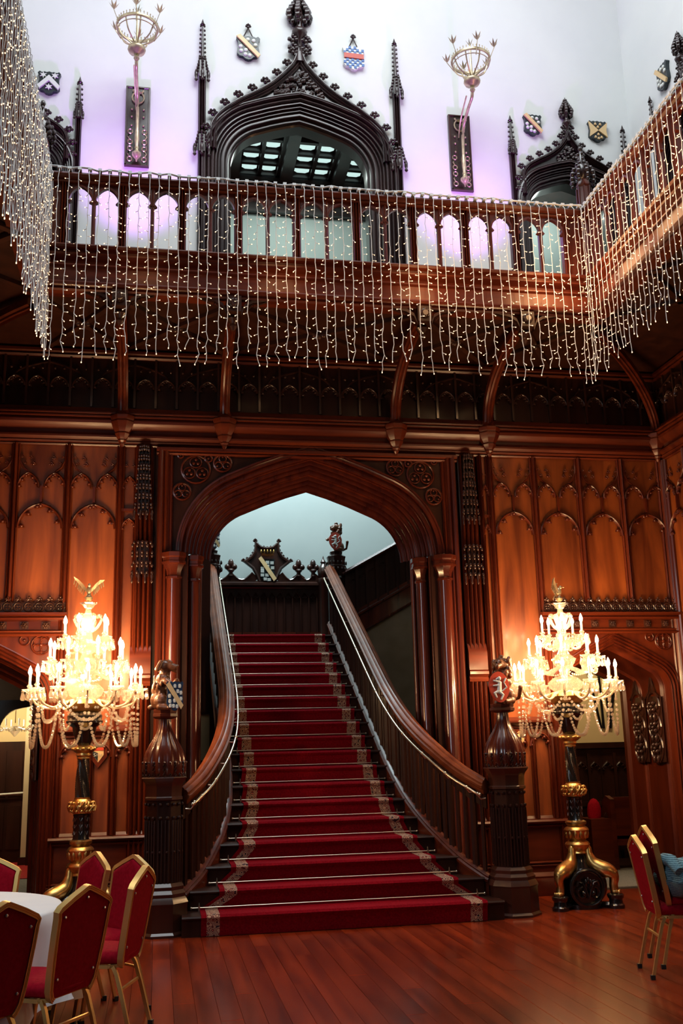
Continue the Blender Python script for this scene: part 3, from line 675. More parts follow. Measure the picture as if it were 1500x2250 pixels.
# corner posts with canopied tops standing on the balustrade corners
for x, lab in ((4.64, 'right'), (-1.28, 'left')):
    t = thing('corner_post', 'octagonal gothic post with leafy canopy on the '+lab+' corner of the gallery balustrade', 'post', (x, 9.6, 7.39))
    MB().lathe((x, 9.6, 0), [(.10, 6.56), (.10, 7.39), (.085, 7.42), (.075, 7.45), (.07, 7.70), (.085, 7.72), (.085, 7.74), (.06, 7.80)], 8, pi/8).build('shaft', WOOD, t, smooth=25)
    mb = MB()
    for k in range(8):
        a = pi/8+k*pi/4; mb.bar([(x+.08*cos(a), 9.6+.08*sin(a), 7.45), (x+.08*cos(a), 9.6+.08*sin(a), 7.70)], .014, .014)
    mb.build('tracery', WOOD, t)
    mb = MB(); mb.lathe((x, 9.6, 0), [(.04, 7.78), (.09, 7.84), (.10, 7.95), (.05, 8.0), (.035, 8.1), (.01, 8.2)], 8)
    for k in range(8):
        a = k*pi/4
        for z, rr, s in ((7.76, .125, .02), (7.81, .13, .026), (7.87, .12, .03), (7.93, .10, .024), (8.0, .06, .02)): mb.ball((x+rr*cos(a), 9.6+rr*sin(a), z), (s, s, s*1.2), 5, 4)
    for z in (8.06, 8.13): 
        for k in range(4): mb.ball((x+.035*cos(k*pi/2), 9.6+.035*sin(k*pi/2), z), .018, 5, 4)
    mb.ball((x, 9.6, 8.2), (.03, .03, .04), 6, 4)
    mb.build('leafy_canopy', EBON, t, smooth=60)
# ================================================================== gallery arches with crockets
def catmull(P, n=4):
    out = []
    for i in range(len(P)-1):
        p0, p1, p2, p3 = P[max(i-1, 0)], P[i], P[i+1], P[min(i+2, len(P)-1)]
        for k in range(n):
            t = k/n; out.append(tuple(.5*((2*p1[j])+(-p0[j]+p2[j])*t+(2*p0[j]-5*p1[j]+4*p2[j]-p3[j])*t*t+(-p0[j]+3*p1[j]-3*p2[j]+p3[j])*t**3) for j in range(len(p1))))
    return out+[P[-1]]
def finial(mb, x, z, s):
    mb.lathe((x, -.05, z), [(.03*s, -.15*s), (.04*s, -.02*s), (.09*s, .02*s), (.105*s, .06*s), (.09*s, .1*s), (.045*s, .12*s), (.04*s, .2*s), (.06*s, .3*s), (.02*s, .55*s), (.006*s, .68*s)], 8, pi/8)
    for dz, rr, q in ((.22, .09, .035), (.27, .13, .045), (.33, .14, .05), (.40, .11, .045), (.46, .08, .04), (.53, .05, .035), (.60, .025, .03)):
        for k in range(7):
            a = k*pi/3+.3; mb.ball((x+rr*s*cos(a), -.05+rr*s*.7*sin(a), z+dz*s), (q*s, q*s, q*s*1.25), 5, 4)
def gallery_arch(mp, cx, k, half, zs, rise, r, og, apexz, pins, label, loc, pz0=6.4):
    t = thing('gallery_arch', label, 'gothic arch', loc)
    base = tudor(cx, half, zs, rise, r, 11); path = [(cx-half, 6.4)]+base+[(cx+half, 6.4)]
    W = .33*k
    pr_ = [(-.02, -.3), (-.02, -.12)]+rolls((0, -.10), (W*.32, -.02), 2, .018)+rolls((W*.34, -.03), (W*.68, .04), 3, .016)+rolls((W*.70, .03), (W, .07), 2, .022)+[(W+.01, .07), (W+.01, 0)]
    MB(mp).sweep(path, pr_, 0).build('arch_moulding', EBON, t, smooth=38)
    L = catmull(og, 4); Rr = [(2*cx-x, z) for x, z in reversed(L[:-1])]
    full = L+Rr
    MB(mp).sweep(full, [(-.10*k, 0), (-.10*k, .05)]+rolls((-.09*k, .06), (-.01, .07), 2, .018)+[(0, .07), (.012, .05), (.012, 0)], 0).build('ogee_hood', EBON, t, smooth=38)
    # tympanum board between ogee and arch
    n = len(full); vs = []
    outp = [(cx+(x-cx)*(half+W)/half, zs+(z-zs)*(rise+W*1.05)/rise) for x, z in base]
    def zat(x):
        for (x0, z0), (x1, z1) in zip(outp[:-1], outp[1:]):
            if x0 <= x <= x1: return z0+(z1-z0)*(x-x0)/max(1e-6, x1-x0)
        return zs
    mb = MB(mp)
    for i in range(n-1):
        a, b = full[i], full[i+1]
        mb.add([(a[0], -.02, a[1]), (b[0], -.02, b[1]), (b[0], -.02, min(b[1], zat(b[0]))), (a[0], -.02, min(a[1], zat(a[0])))], [(0, 1, 2, 3)])
    mb.build('tympanum', EBON, t)
    cv = MB(mp); z0 = zs+rise+W*1.05
    for i in range(int(90*k)):
        zz = z0-.03*k+R.uniform(0, 1)**1.6*(apexz-.35*k-z0); ww = .30*k*max(.05, 1-(zz-z0)/(apexz-.3*k-z0))
        cv.ball((cx+R.uniform(-ww, ww), -.035, zz), (R.uniform(.02, .035)*k+.006,)*3, 5, 4)
    cv.build('tympanum_carving', EBON, t, smooth=60, kind='stuff')
    # crockets up the hood
    d = 0; step = .205*k**.6; nxt = .06; cr0 = None; cnt = 0
    for i in range(len(L)-1):
        seg = hypot(L[i+1][0]-L[i][0], L[i+1][1]-L[i][1])
        while d+seg > nxt:
            q = (nxt-d)/seg; x = L[i][0]+(L[i+1][0]-L[i][0])*q; z = L[i][1]+(L[i+1][1]-L[i][1])*q
            nx, nz = -(L[i+1][1]-L[i][1])/seg, (L[i+1][0]-L[i][0])/seg
            for sg in (1, -1):
                px_ = x+nx*.045 if sg == 1 else 2*cx-x-nx*.045; pz = z+nz*.045
                mb = MB(mp); s = .056*k**.35
                mb.ball((px_, -.05, pz), (s*.6, s*.6, s*.6), 6, 4)
                for a in (.2, 1.2, 2.1, 3.0): mb.ball((px_+s*.8*cos(a), -.06, pz+s*.75*sin(a)), (s*.42,)*3, 5, 4)
                mb.lathe((px_-sg*nx*.03, -.05, pz-nz*.03), [(s*.3, -s*.5), (s*.2, s*.4)], 5)
                mb.build('crocket', EBON, t, smooth=60)
            nxt += step
        d += seg
    mb = MB(mp); finial(mb, cx, apexz+.12*k, 1.0*k)
    for dz in (-.05, .07):
        for s in (-1, 1): knob(mb, (cx+s*.085*k, -.04, apexz+dz*k), .075*k, 2)
    mb.lathe((cx, -.04, apexz), [(.07*k, -.25*k), (.03*k, .05*k), (.03*k, .2*k)], 6)
    mb.build('finial', EBON, t, smooth=60)
    for (px_, z1, zc, zm) in pins:
        mb = MB(mp)
        w = .045*k**.5
        mb.loft([[(px_+a, -dd, z) for a, dd in [(-w, 0)]+rolls((-w, .04), (w, .04), 3, .02)+[(w, 0)]] for z in (pz0, zc)], close=False)
        o = mb.build('pinnacle_shaft', EBON, t, smooth=35)
        mb = MB(mp)
        kk = 1 if k == 1 else .68
        for zz, sc in ((zc, kk),)+(((zm, 1.15),) if zm else ()):
            h = .30*kk; mb.box(px_-.035, px_+.035, -.09, 0, zz-.05, zz+h*.6)
            for s in (-1, 0, 1):
                mb.lathe((px_+s*.075*sc, -.06-.03*(s == 0), zz-.08*kk), [(a_*kk, b_*kk) for a_, b_ in [(.012, -.02), (.024, .0), (.012, .02), (.022, .05), (.022, .10), (.01, .14)]], 6)
            for i in range(5):
                for s in (-1, 0, 1): mb.ball((px_+s*(.065-.008*i)*sc, -.07-.02*(s == 0), zz+(.03+i*.045)*kk), (.02*kk, .02*kk, .026*kk), 5, 4)
        hz = z1-zc-.22*kk
        mb.lathe((px_, -.045, zc+.18*kk), [(.026, 0), (.02, hz*.3), (.007, hz*.96)], 6)
        m_ = max(3, int(hz/.06))
        for i in range(m_):
            for s in (-1, 1): mb.ball((px_+s*(.036-.014*i/m_), -.045, zc+.2*kk+hz*i/m_), (.014, .014, .017), 5, 4)
        mb.ball((px_, -.045, z1-.06), (.035, .03, .018), 6, 4); mb.lathe((px_, -.045, z1-.06), [(.022, 0), (.02, .02), (.002, .08)], 6)
        mb.build('pinnacle_canopy', EBON, t, smooth=60)
    return t
OG = [(.50, 8.30), (.49, 8.75), (.50, 9.0), (.56, 9.17), (.68, 9.32), (.88, 9.48), (1.07, 9.60), (1.26, 9.74), (1.45, 9.94), (1.56, 10.10), (1.62, 10.34)]
gallery_arch(Bk, 1.63, 1.0, .88, 8.62, .66, .52, OG[1:], 10.31, ((.41, 10.54, 9.76, 8.73), (2.87, 10.54, 9.76, 8.73)),
             'tall dark ogee arch with crockets and pinnacles above the middle of the gallery', (1.63, YB, 6.4))
def small_og(cx, S=.70):
    return [(cx-S+.02, 8.45), (cx-S+.03, 8.72), (cx-S+.10, 8.86), (cx-.46, 8.96), (cx-.30, 9.05), (cx-.15, 9.17), (cx-.06, 9.30), (cx-.015, 9.42)]
for mp, cx, lab, loc in ((Bk, 5.16, 'smaller dark ogee arch on the back gallery wall right of the brass wall lamps', (5.16, YB, 6.4)),
                         (Bk, -1.83, 'smaller dark ogee arch on the back gallery wall half behind the left light curtain', (-1.83, YB, 6.4)),
                         (Rt, 1.46, 'dark ogee arch on the right gallery wall, seen edge on above the sloping balustrade', (XR, YB-1.46, 6.4)),
                         (Lf, 1.46, 'dark ogee arch on the left gallery wall behind the light curtain', (XL, YB-1.46, 6.4))):
    gallery_arch(mp, cx, .62, .55, 8.35, .42, .33, small_og(cx), 9.42, ((cx-.78, 9.56, 9.06, None), (cx+.78, 9.56, 9.06, None)), lab, loc)
# ================================================================== heraldic shields on the upper wall
def shield_outline(w, h):
    L = [(0, .5), (-.12, .46), (-.2, .49), (-.32, .45), (-.42, .5), (-.5, .42), (-.44, .3), (-.42, .1), (-.46, -.1), (-.47, -.25), (-.36, -.36), (-.22, -.38), (-.12, -.47), (0, -.5)]
    P = L+[(-x, z) for x, z in reversed(L[1:-1])]
    return [(x*w, z*h) for x, z in P]
def shield(mp, cx, cz, w, h, kind, label, hang=False, grp='heraldic shields on the upper wall'):
    P = mp(cx, 0, cz); t = thing('heraldic_shield', label, 'shield', P, grp)
    out = [(cx+x, cz+z) for x, z in shield_outline(w, h)]
    field = {'bend': CHAR, 'chevron': CHAR, 'check': WHITE, 'saltire': CHAR}[kind]
    MB(mp).prism(out, -.05, 0).build('field', field, t)
    def at(x, z): return (cx+x*w, cz+z*h)
    if kind == 'bend':
        MB(mp).prism([at(-.5, .42), at(-.34, .5), at(.5, -.30), at(.40, -.42)], -.075, -.05).build('bend', GOLDP, t)
        for x, z in ((-.02, .33), (.22, .30), (.30, .12), (-.32, .02), (-.3, -.16), (-.1, -.12), (-.12, -.3), (.06, -.33)):
            q = MB(mp); qx, qz = at(x, z); q.ball((qx, -.05, qz), (.1*w, .02, .085*h), 8, 4); q.build('roundel', WHITE, t, smooth=60)
    if kind == 'chevron':
        MB(mp).prism([at(0, .3), at(-.48, -.18), at(-.40, -.34), at(0, .04), at(.40, -.34), at(.48, -.18)], -.075, -.05).build('chevron', WHITE, t)
        for x, z in ((-.25, .3), (.25, .3), (0, -.22)):
            qx, qz = at(x, z); pts = []
            for k in range(12):
                a = k*pi/6+pi/2; rr = (.17 if k % 2 == 0 else .07)*w; pts.append((qx+rr*cos(a), qz+rr*sin(a)))
            MB(mp).prism(pts, -.065, -.05).build('star', WHITE, t)
    if kind == 'check':
        for i in range(8):
            for j in range(9):
                x = -.46+i*.115; z = -.45+j*.103
                if (i+j) % 2 or j in (4, 5): continue
                if abs(z+.05) > .38 and abs(x+.05) > .25: continue
                MB(mp).prism([at(x, z), at(x+.115, z), at(x+.115, z+.103), at(x, z+.103)], -.058, -.05).build('blue_check', BLUEP, t)
        MB(mp).prism([at(-.44, -.03), at(.44, -.05), at(.44, .15), at(-.44, .17)], -.066, -.05).build('red_band', REDP, t)
    if kind == 'saltire':
        for s in (-1, 1):
            MB(mp).prism([at(s*.5, .42), at(s*.02, .02), at(s*.02, -.02), at(s*.47, -.32), at(s*.42, .0)], -.07, -.05).build('gold_quarter', GOLDP, t)
        for x, z in ((-.13, .32), (.13, .32), (0, .18), (-.16, -.32), (.0, -.18), (.16, -.32), (0, -.38)):
            qx, qz = at(x, z); q = MB(mp)
            for k in range(3): q.ball((qx+.03*w*cos(k*2.09+1.57), -.055, qz+.03*w*sin(k*2.09+1.57)), (.05*w, .015, .05*h), 6, 4)
            q.build('trefoil', GOLDP, t, smooth=60)
    if hang:
        q = MB(mp); q.tube([at(-.2, .48)[0:1]+(-.03,)+at(-.2, .48)[1:], (cx, -.03, cz+h*.88)], .008, 4); q.tube([at(.2, .48)[0:1]+(-.03,)+at(.2, .48)[1:], (cx, -.03, cz+h*.88)], .008, 4)
        knob(q, (cx, -.03, cz+h*.92), .04, 3); q.build('hanger', EBON, t, smooth=50)
shield(Bk, -1.41, 9.46, .27, .30, 'chevron', 'dark shield with white chevron and three stars left of the left brass wall lamp')
shield(Bk, .98, 10.21, .30, .34, 'bend', 'dark shield with gold diagonal band hanging left of the central arch finial', True)
shield(Bk, 2.33, 10.21, .29, .34, 'check', 'blue and white chequered shield with red band hanging right of the central arch finial', True)
shield(Bk, 4.69, 9.47, .25, .30, 'bend', 'dark shield with gold diagonal band left of the right hand small arch finial')
shield(Bk, 5.59, 9.46, .26, .30, 'saltire', 'black and gold shield with trefoils near the right corner of the upper wall')
shield(Rt, 1.02, 9.60, .27, .34, 'bend', 'dark shield with gold diagonal band on the right gallery wall, seen edge on')
# ================================================================== brass wall lamps
def wall_lamp(cx, rx, label):
    t = thing('wall_lamp', label, 'wall lamp', (cx, YB, 8.44))
    b = MB(Bk); b.box(cx-.145, cx+.145, -.03, 0, 8.44, 9.52); bd = b.build('backboard', EBON, t)
    f = MB(Bk); f.sweep([(cx-.145, 8.44), (cx-.145, 9.52), (cx+.145, 9.52), (cx+.145, 8.44), (cx-.145, 8.44)], [(0, .03), (-.005, .045), (-.02, .045), (-.025, .03)], 0); f.build('frame', DARK, t)
    s = MB(Bk)
    for z in (8.53, 8.67, 8.76, 8.90):
        for sx in (-1, 1): MB(Bk).tube([(cx+sx*.085+.028*cos(a), -.036, z+.03*sin(a)) for a in [2*pi*k/10 for k in range(11)]], .008, 4, (0, 1, 0), caps=False).build('brass_ring', BRONZE, t)
    for z in (8.6, 8.83):
        for sx in (-1, 1): s.tube([(cx+sx*.085, -.036, z-.05), (cx+sx*.11, -.04, z), (cx+sx*.085, -.036, z+.05)], .009, 4)
    for z in (8.98, 9.1, 9.2):
        for sx in (-1, 1): s.ball((cx+sx*.07, -.04, z), .014, 6, 4)
    s.tube([(cx+.07*cos(a), -.05, 9.36+.08*sin(a)) for a in [2*pi*k/14 for k in range(15)]], .010, 4, (0, 1, 0), caps=False)
    s.tube([(cx+.06*cos(a), -.05, 9.46+.04*sin(a)) for a in [pi+pi*k/8 for k in range(9)]], .012, 4, (0, 1, 0))
    s.build('brass_mounts', BRONZE, t, smooth=50, kind='stuff')
    Y0 = -.13
    a = MB(Bk)
    a.lathe((cx, Y0, 0), [(.006, 8.44), (.014, 8.47), (.03, 8.49), (.055, 8.52), (.055, 8.55), (.03, 8.57), (.02, 8.6), (.028, 8.62), (.02, 8.65), (.028, 8.72), (.028, 8.8), (.022, 8.86), (.016, 8.9)], 12)
    a.tube(catmull([(cx, Y0, 8.88), (cx, Y0-.02, 9.1), (cx+(rx-cx)*.3, Y0-.10, 9.25), (rx, -.45, 9.33), (rx, -.62, 9.38), (rx, -.64, 9.50)], 4), .02, 8)
    a.tube([(cx-.0, -.03, 9.35), (cx+.02, Y0-.12, 9.3)], .012, 6); a.tube([(cx, -.03, 8.86), (cx, Y0, 8.9)], .012, 6); a.tube([(cx, -.03, 8.6), (cx, Y0, 8.62)], .012, 6)
    a.tube(catmull([(cx-.02, -.05, 9.18), (cx-.03, -.2, 9.35), (rx-.03, -.5, 9.47)], 4), .01, 6)
    a.build('arm', BRONZE, t, smooth=50)
    C = (rx, -.65, 0)
    c = MB(Bk); c.lathe(C, [(.02, 9.42), (.035, 9.45), (.02, 9.47), (.03, 9.5), (.09, 9.53), (.105, 9.56), (.10, 9.59), (.05, 9.62), (.04, 9.66)], 14); c.build('cup', BRONZE, t, smooth=50)
    r_ = MB(Bk); r_.tube([(rx+.235*cos(a_), -.65+.235*sin(a_), 9.86) for a_ in [2*pi*k/28 for k in range(29)]], .014, 6, caps=False, r2=.022)
    for k in range(36):
        a_ = k*pi/18; r_.lathe((rx+.235*cos(a_), -.65+.235*sin(a_), 9.88), [(.006, 0), (.003, .02), (.008, .03), (.002, .045)], 4)
    r_.tube([(rx+.225*cos(a_), -.65+.225*sin(a_), 9.80) for a_ in [2*pi*k/28 for k in range(29)]], .006, 5, caps=False)
    r_.build('crown_ring', BRONZE, t, smooth=50)
    q = MB(Bk); q.tube([(rx, -.65, 9.6), (rx, -.65, 10.07)], .014, 6)
    for k in range(8):
        a_ = k*pi/4+.2; q.tube(catmull([(rx+.03*cos(a_), -.65+.03*sin(a_), 9.62), (rx+.09*cos(a_), -.65+.09*sin(a_), 9.66), (rx+.18*cos(a_), -.65+.18*sin(a_), 9.73), (rx+.23*cos(a_), -.65+.23*sin(a_), 9.85)], 3), .009, 5)
    q.build('ribs', BRONZE, t, smooth=50)
    for k in range(6):
        a_ = k*pi/3+.5; R0 = .30 if k < 5 else .30
        x, y, z = rx+R0*cos(a_), -.65+R0*sin(a_), 9.93+(.06 if k % 2 else .02)
        f = MB(Bk); f.tube([(rx+.22*cos(a_), -.65+.22*sin(a_), 9.78), (x, y, z-.03)], .005, 4)
        for j in range(6):
            b_ = j*pi/3; f.add([(x, y, z-.03), (x+.03*cos(b_-.5), y+.03*sin(b_-.5), z+.01), (x+.062*cos(b_), y+.062*sin(b_), z+.065), (x+.03*cos(b_+.5), y+.03*sin(b_+.5), z+.01)], [(0, 1, 2, 3)])
        f.lathe((x, y, z-.03), [(.004, 0), (.012, .03), (.005, .075)], 6)
        f.build('flower_candle_cup', BRONZE, t)
    x, y, z = rx, -.65, 10.1; f = MB(Bk)
    for j in range(6):
        b_ = j*pi/3; f.add([(x, y, z-.03), (x+.02*cos(b_-.4), y+.02*sin(b_-.4), z), (x+.055*cos(b_), y+.055*sin(b_), z+.05), (x+.02*cos(b_+.4), y+.02*sin(b_+.4), z)], [(0, 1, 2, 3)])
    f.build('flower_candle_cup', BRONZE, t)
wall_lamp(-.36, -.37, 'tall brass wall lamp with crown ring, left of the central gallery arch')
wall_lamp(3.69, 3.68, 'tall brass wall lamp with crown ring, right of the central gallery arch')
# ================================================================== curtains of fairy lights
def curtain(mp, us, label, ylo, yfn=None, drop=(1.88, 2.08), glow=()):
    t = thing('fairy_light_curtain', label, 'fairy lights', mp(us[0], -.09, 5.3))
    for q in glow:   # light given off by the bulbs
        l = lamp('POINT', 'curtain_glow', tuple(Vector(mp(*q[:3]))-t.location), q[3], (1.0, .55, .24), .25); l.parent = t
    hd = MB(mp); P = [(u, -.06+R.uniform(-.02, .02), 7.41+R.uniform(-.008, .012)) for u in us]
    hd.tube(P, .013, 5, r2=.010)
    for u in us: hd.box(u-.018, u+.018, -.09, -.03, 7.385+R.uniform(0, .01), 7.415)
    hd.build('header_cable', WIRE, t)
    for i, u in enumerate(us):
        L = R.uniform(*drop); dx = R.uniform(-.012, .012); y0 = ylo+R.uniform(-.012, .012)
        n = int(L/.075); pts = [(u, -.07, 7.40)]; side = 1; w = MB(mp); b = MB(mp)
        x = u
        for k in range(1, n+1):
            t_ = k/n; x = u+dx*t_+R.uniform(-.006, .006)*(1+2.5*max(0, t_-.6)); z = 7.40-L*t_
            if t_ > .93: x += R.uniform(-.02, .02)
            pts.append((x, -.125+(y0+.125)*min(1, t_*1.5)*.0 - R.uniform(0, .01), z))
        w.tube(pts, .0037, 4, caps=False)
        for k in range(2, len(pts)-1):
            if R.random() < .12: continue
            q = pts[k]; a_ = R.choice((0, pi))+R.uniform(-.7, .7) if R.random() < .8 else R.uniform(0, 6.28); el = R.uniform(-.9, .15); l = .034
            d = Vector((cos(a_)*cos(el), sin(a_)*cos(el)*.8, sin(el)))
            e = Vector(q)+d*l; w.tube([q, e], .0036, 4, caps=False); b.tube([e, e+d*.005, e+d*.011], [.004, .0052, .003], 5)
        q = Vector(pts[-1]); e = q+Vector((R.uniform(-.015, .015), 0, -.03)); w.tube([q, e], .0036, 4); b.tube([e, e+Vector((0, 0, -.012))], .005, 5)
        o = w.build('light_string', WIRE, t); bb = b.build('lit_bulbs', FAIRY, o); bb['kind'] = 'stuff'
    return t
N_ = 58
curtain(Fr, [-1.17+i*(5.68/(N_-1)) for i in range(N_)], 'long curtain of lit fairy light strings hanging in front of the central gallery balustrade', -.1, glow=((4.0, -.4, 6.4, 20), (2.7, -.4, 6.3, 14), (1.2, -.4, 6.3, 7), (-.2, -.4, 6.3, 3)))
curtain(Rb, [.05+i*.092 for i in range(30)], 'warm curtain of fairy light strings hanging from the right gallery balustrade', -.1, glow=((.6, -.4, 6.4, 18), (1.4, -.4, 6.5, 22), (2.3, -.4, 6.6, 22)))
curtain(Lb, [.04+i*.08 for i in range(48)], 'dense white curtain of fairy light strings hanging from the left gallery balustrade', -.1)
# ================================================================== staircase
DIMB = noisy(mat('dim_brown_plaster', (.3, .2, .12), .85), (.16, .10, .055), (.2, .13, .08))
H_, RUN, Y1 = .175, .32, 9.68
def nos(Y): return H_*((Y-Y1)/RUN+1)
st = thing('staircase', 'grand mahogany staircase rising through the archway to a half landing', 'staircase', (1.73, Y1, 0))
def hw(i):   # timber half width of step i
    return {1: 1.50, 2: 1.42, 3: 1.30, 4: 1.20, 5: 1.12, 6: 1.05, 7: 1.0}.get(i, .97)
def cwid(i): # carpet half width
    return {0: 1.40, 1: 1.33, 2: 1.15, 3: 1.02, 4: .92, 5: .86, 6: .82, 7: .80}.get(i, .785)
sc_ = None
CXS = 1.74
for i in range(1, 20):
    y0 = Y1+RUN*(i-1); z1 = H_*i; a, b = hw(i), hw(i+1)
    y1 = y0+RUN+.02 if i < 19 else 17.6
    mb = MB()
    mb.add([(CXS-a, y0, max(0, z1-.35)), (CXS+a, y0, max(0, z1-.35)), (CXS+a, y0, z1-.03), (CXS-a, y0, z1-.03), (CXS-a, y0-.025, z1-.028), (CXS+a, y0-.025, z1-.028), (CXS+a, y0-.032, z1-.014), (CXS-a, y0-.032, z1-.014), (CXS-a, y0-.022, z1), (CXS+a, y0-.022, z1), (CXS+a, y1, z1), (CXS-a, y1, z1), (CXS-a, y1, max(0, z1-.35)), (CXS+a, y1, max(0, z1-.35))],
           [(0, 1, 2, 3), (3, 2, 5, 4), (4, 5, 6, 7), (7, 6, 9, 8), (8, 9, 10, 11), (0, 12, 13, 1), (1, 13, 10, 9, 6, 5, 2), (12, 0, 3, 4, 7, 8, 11)])
    mb.build('landing' if i == 19 else 'step', DARKW, st)
MB().box(.3, 3.2, 15.5, 17.6, 0, 3.0).build('landing_base', DARKW, st)
# carpet runner in field + patterned borders
rn = thing('stair_carpet', 'crimson stair carpet with patterned borders running up the middle of the stairs', 'carpet', (CXS, Y1, 0))
def strip(f0, f1, m, name, lift):
    mb = MB(); rows = []
    for i in range(1, 20):
        y0 = Y1+RUN*(i-1); z0 = H_*(i-1); z1 = H_*i; ca = cwid(i) if i > 1 else cwid(1); cb = cwid(i)
        zz0 = z0+(lift if i > 1 else 0)
        for (y, z, c) in ((y0-lift, zz0+.004, cwid(i-1) if i > 1 else cwid(1)), (y0-.018-lift, z1-.045, ca), (y0-.032-lift, z1-.028, ca), (y0-.037-lift, z1-.010, ca), (y0-.02-lift*.6, z1+lift, ca), (y0+RUN-lift-.002 if i < 19 else 16.6, z1+lift, ca*.5+cwid(i)*.5 if i > 3 else cwid(i))):
            rows.append((y, z, c))
    vs = []; fs = []
    for k, (y, z, c) in enumerate(rows):
        def X(f): return CXS+(f[0]*c+f[1])
        vs += [(X(f0_), y, z) for f0_ in (f0, f1)]
    for k in range(len(rows)-1): fs.append((2*k, 2*k+1, 2*k+3, 2*k+2))
    return mb.add(vs, fs).build(name, m, rn, smooth=30)
strip((-1, 0), (1, 0), CARPET, 'field', .010)
strip((-1, .05), (-1, .165), BORDER, 'left_border', .013); strip((1, -.165), (1, -.05), BORDER, 'right_border', .013)
# stair rods
ORD = ['lowest', 'second lowest'] + [q+' from the bottom' for q in 'third fourth fifth sixth seventh eighth ninth tenth eleventh twelfth thirteenth fourteenth fifteenth sixteenth seventeenth'.split()]+['topmost']
for i in range(1, 19):
    z = H_*i+(.028 if i < 9 else .03+.0018*(i-8)); y = Y1+RUN*i-.03; c = cwid(i)+.075
    t = thing('stair_rod', 'slim brass stair rod on the %s step of the stairs' % ORD[i-1], 'stair rod', (CXS, y, z-.015), 'brass rods holding the stair carpet')
    yo = .0
    MB().tube([(CXS-c, y, z), (CXS+c, y, z)], .0075, 8).build('rod', ROD, t, smooth=50)
    for s in (-1, 1):
        MB().ball((CXS+s*(c+.004), y, z), .013, 8, 5).build('finial', ROD, t, smooth=60)
        mb = MB(); mb.box(CXS+s*(c-.07)-.009, CXS+s*(c-.07)+.009, y-.012, y+.02, z-.03, z+.012); mb.lathe((CXS+s*(c-.07), y+.004, z), [(.005, .01), (.007, .025), (.003, .045)], 6); mb.build('bracket', ROD, t)
# ------------------------------------------------------------------ balustrades of the stair
def plan(s):   # plan curve of the balustrade from the landing down to the newel, distance from centre
    P = [(.955, 15.85), (.955, 14.4), (.955, 13.2), (.955, 12.4), (.965, 11.8), (1.02, 11.2), (1.14, 10.7), (1.31, 10.3), (1.46, 10.08), (1.50, 10.03)]
    return [(CXS+s*a, y) for a, y in catmull(P, 5)]
def zr(y):     # rail eases into the newel
    return nos(y)+.90 if y > 10.6 else nos(10.6)+.90-(10.6-y)*.62
def psweep(mb, pl, prof, zf):   # prof: (side offset, height)
    rings = []
    for i, (x, y) in enumerate(pl):
        a = pl[max(i-1, 0)]; b = pl[min(i+1, len(pl)-1)]; d = Vector((b[0]-a[0], b[1]-a[1])).normalized(); n = Vector((-d.y, d.x))
        rings.append([(x+n.x*o, y+n.y*o, zf(y)+h) for o, h in prof])
    return mb.loft(rings)
RPROF = [(-.055, -.10), (-.06, -.06), (-.085, -.045), (-.09, -.02), (-.07, -.01), (-.072, .01), (-.05, .03), (-.03, .035), (-.02, .05), (0, .058), (.02, .05), (.03, .035), (.05, .03), (.072, .01), (.07, -.01), (.09, -.02), (.085, -.045), (.06, -.06), (.055, -.10)]
SPROF = [(-.05, -.34), (-.05, -.02), (-.065, -.01), (-.065, .015), (-.045, .03), (-.05, .045), (-.02, .065), (.02, .065), (.05, .045), (.045, .03), (.065, .015), (.065, -.01), (.05, -.02), (.05, -.34)]
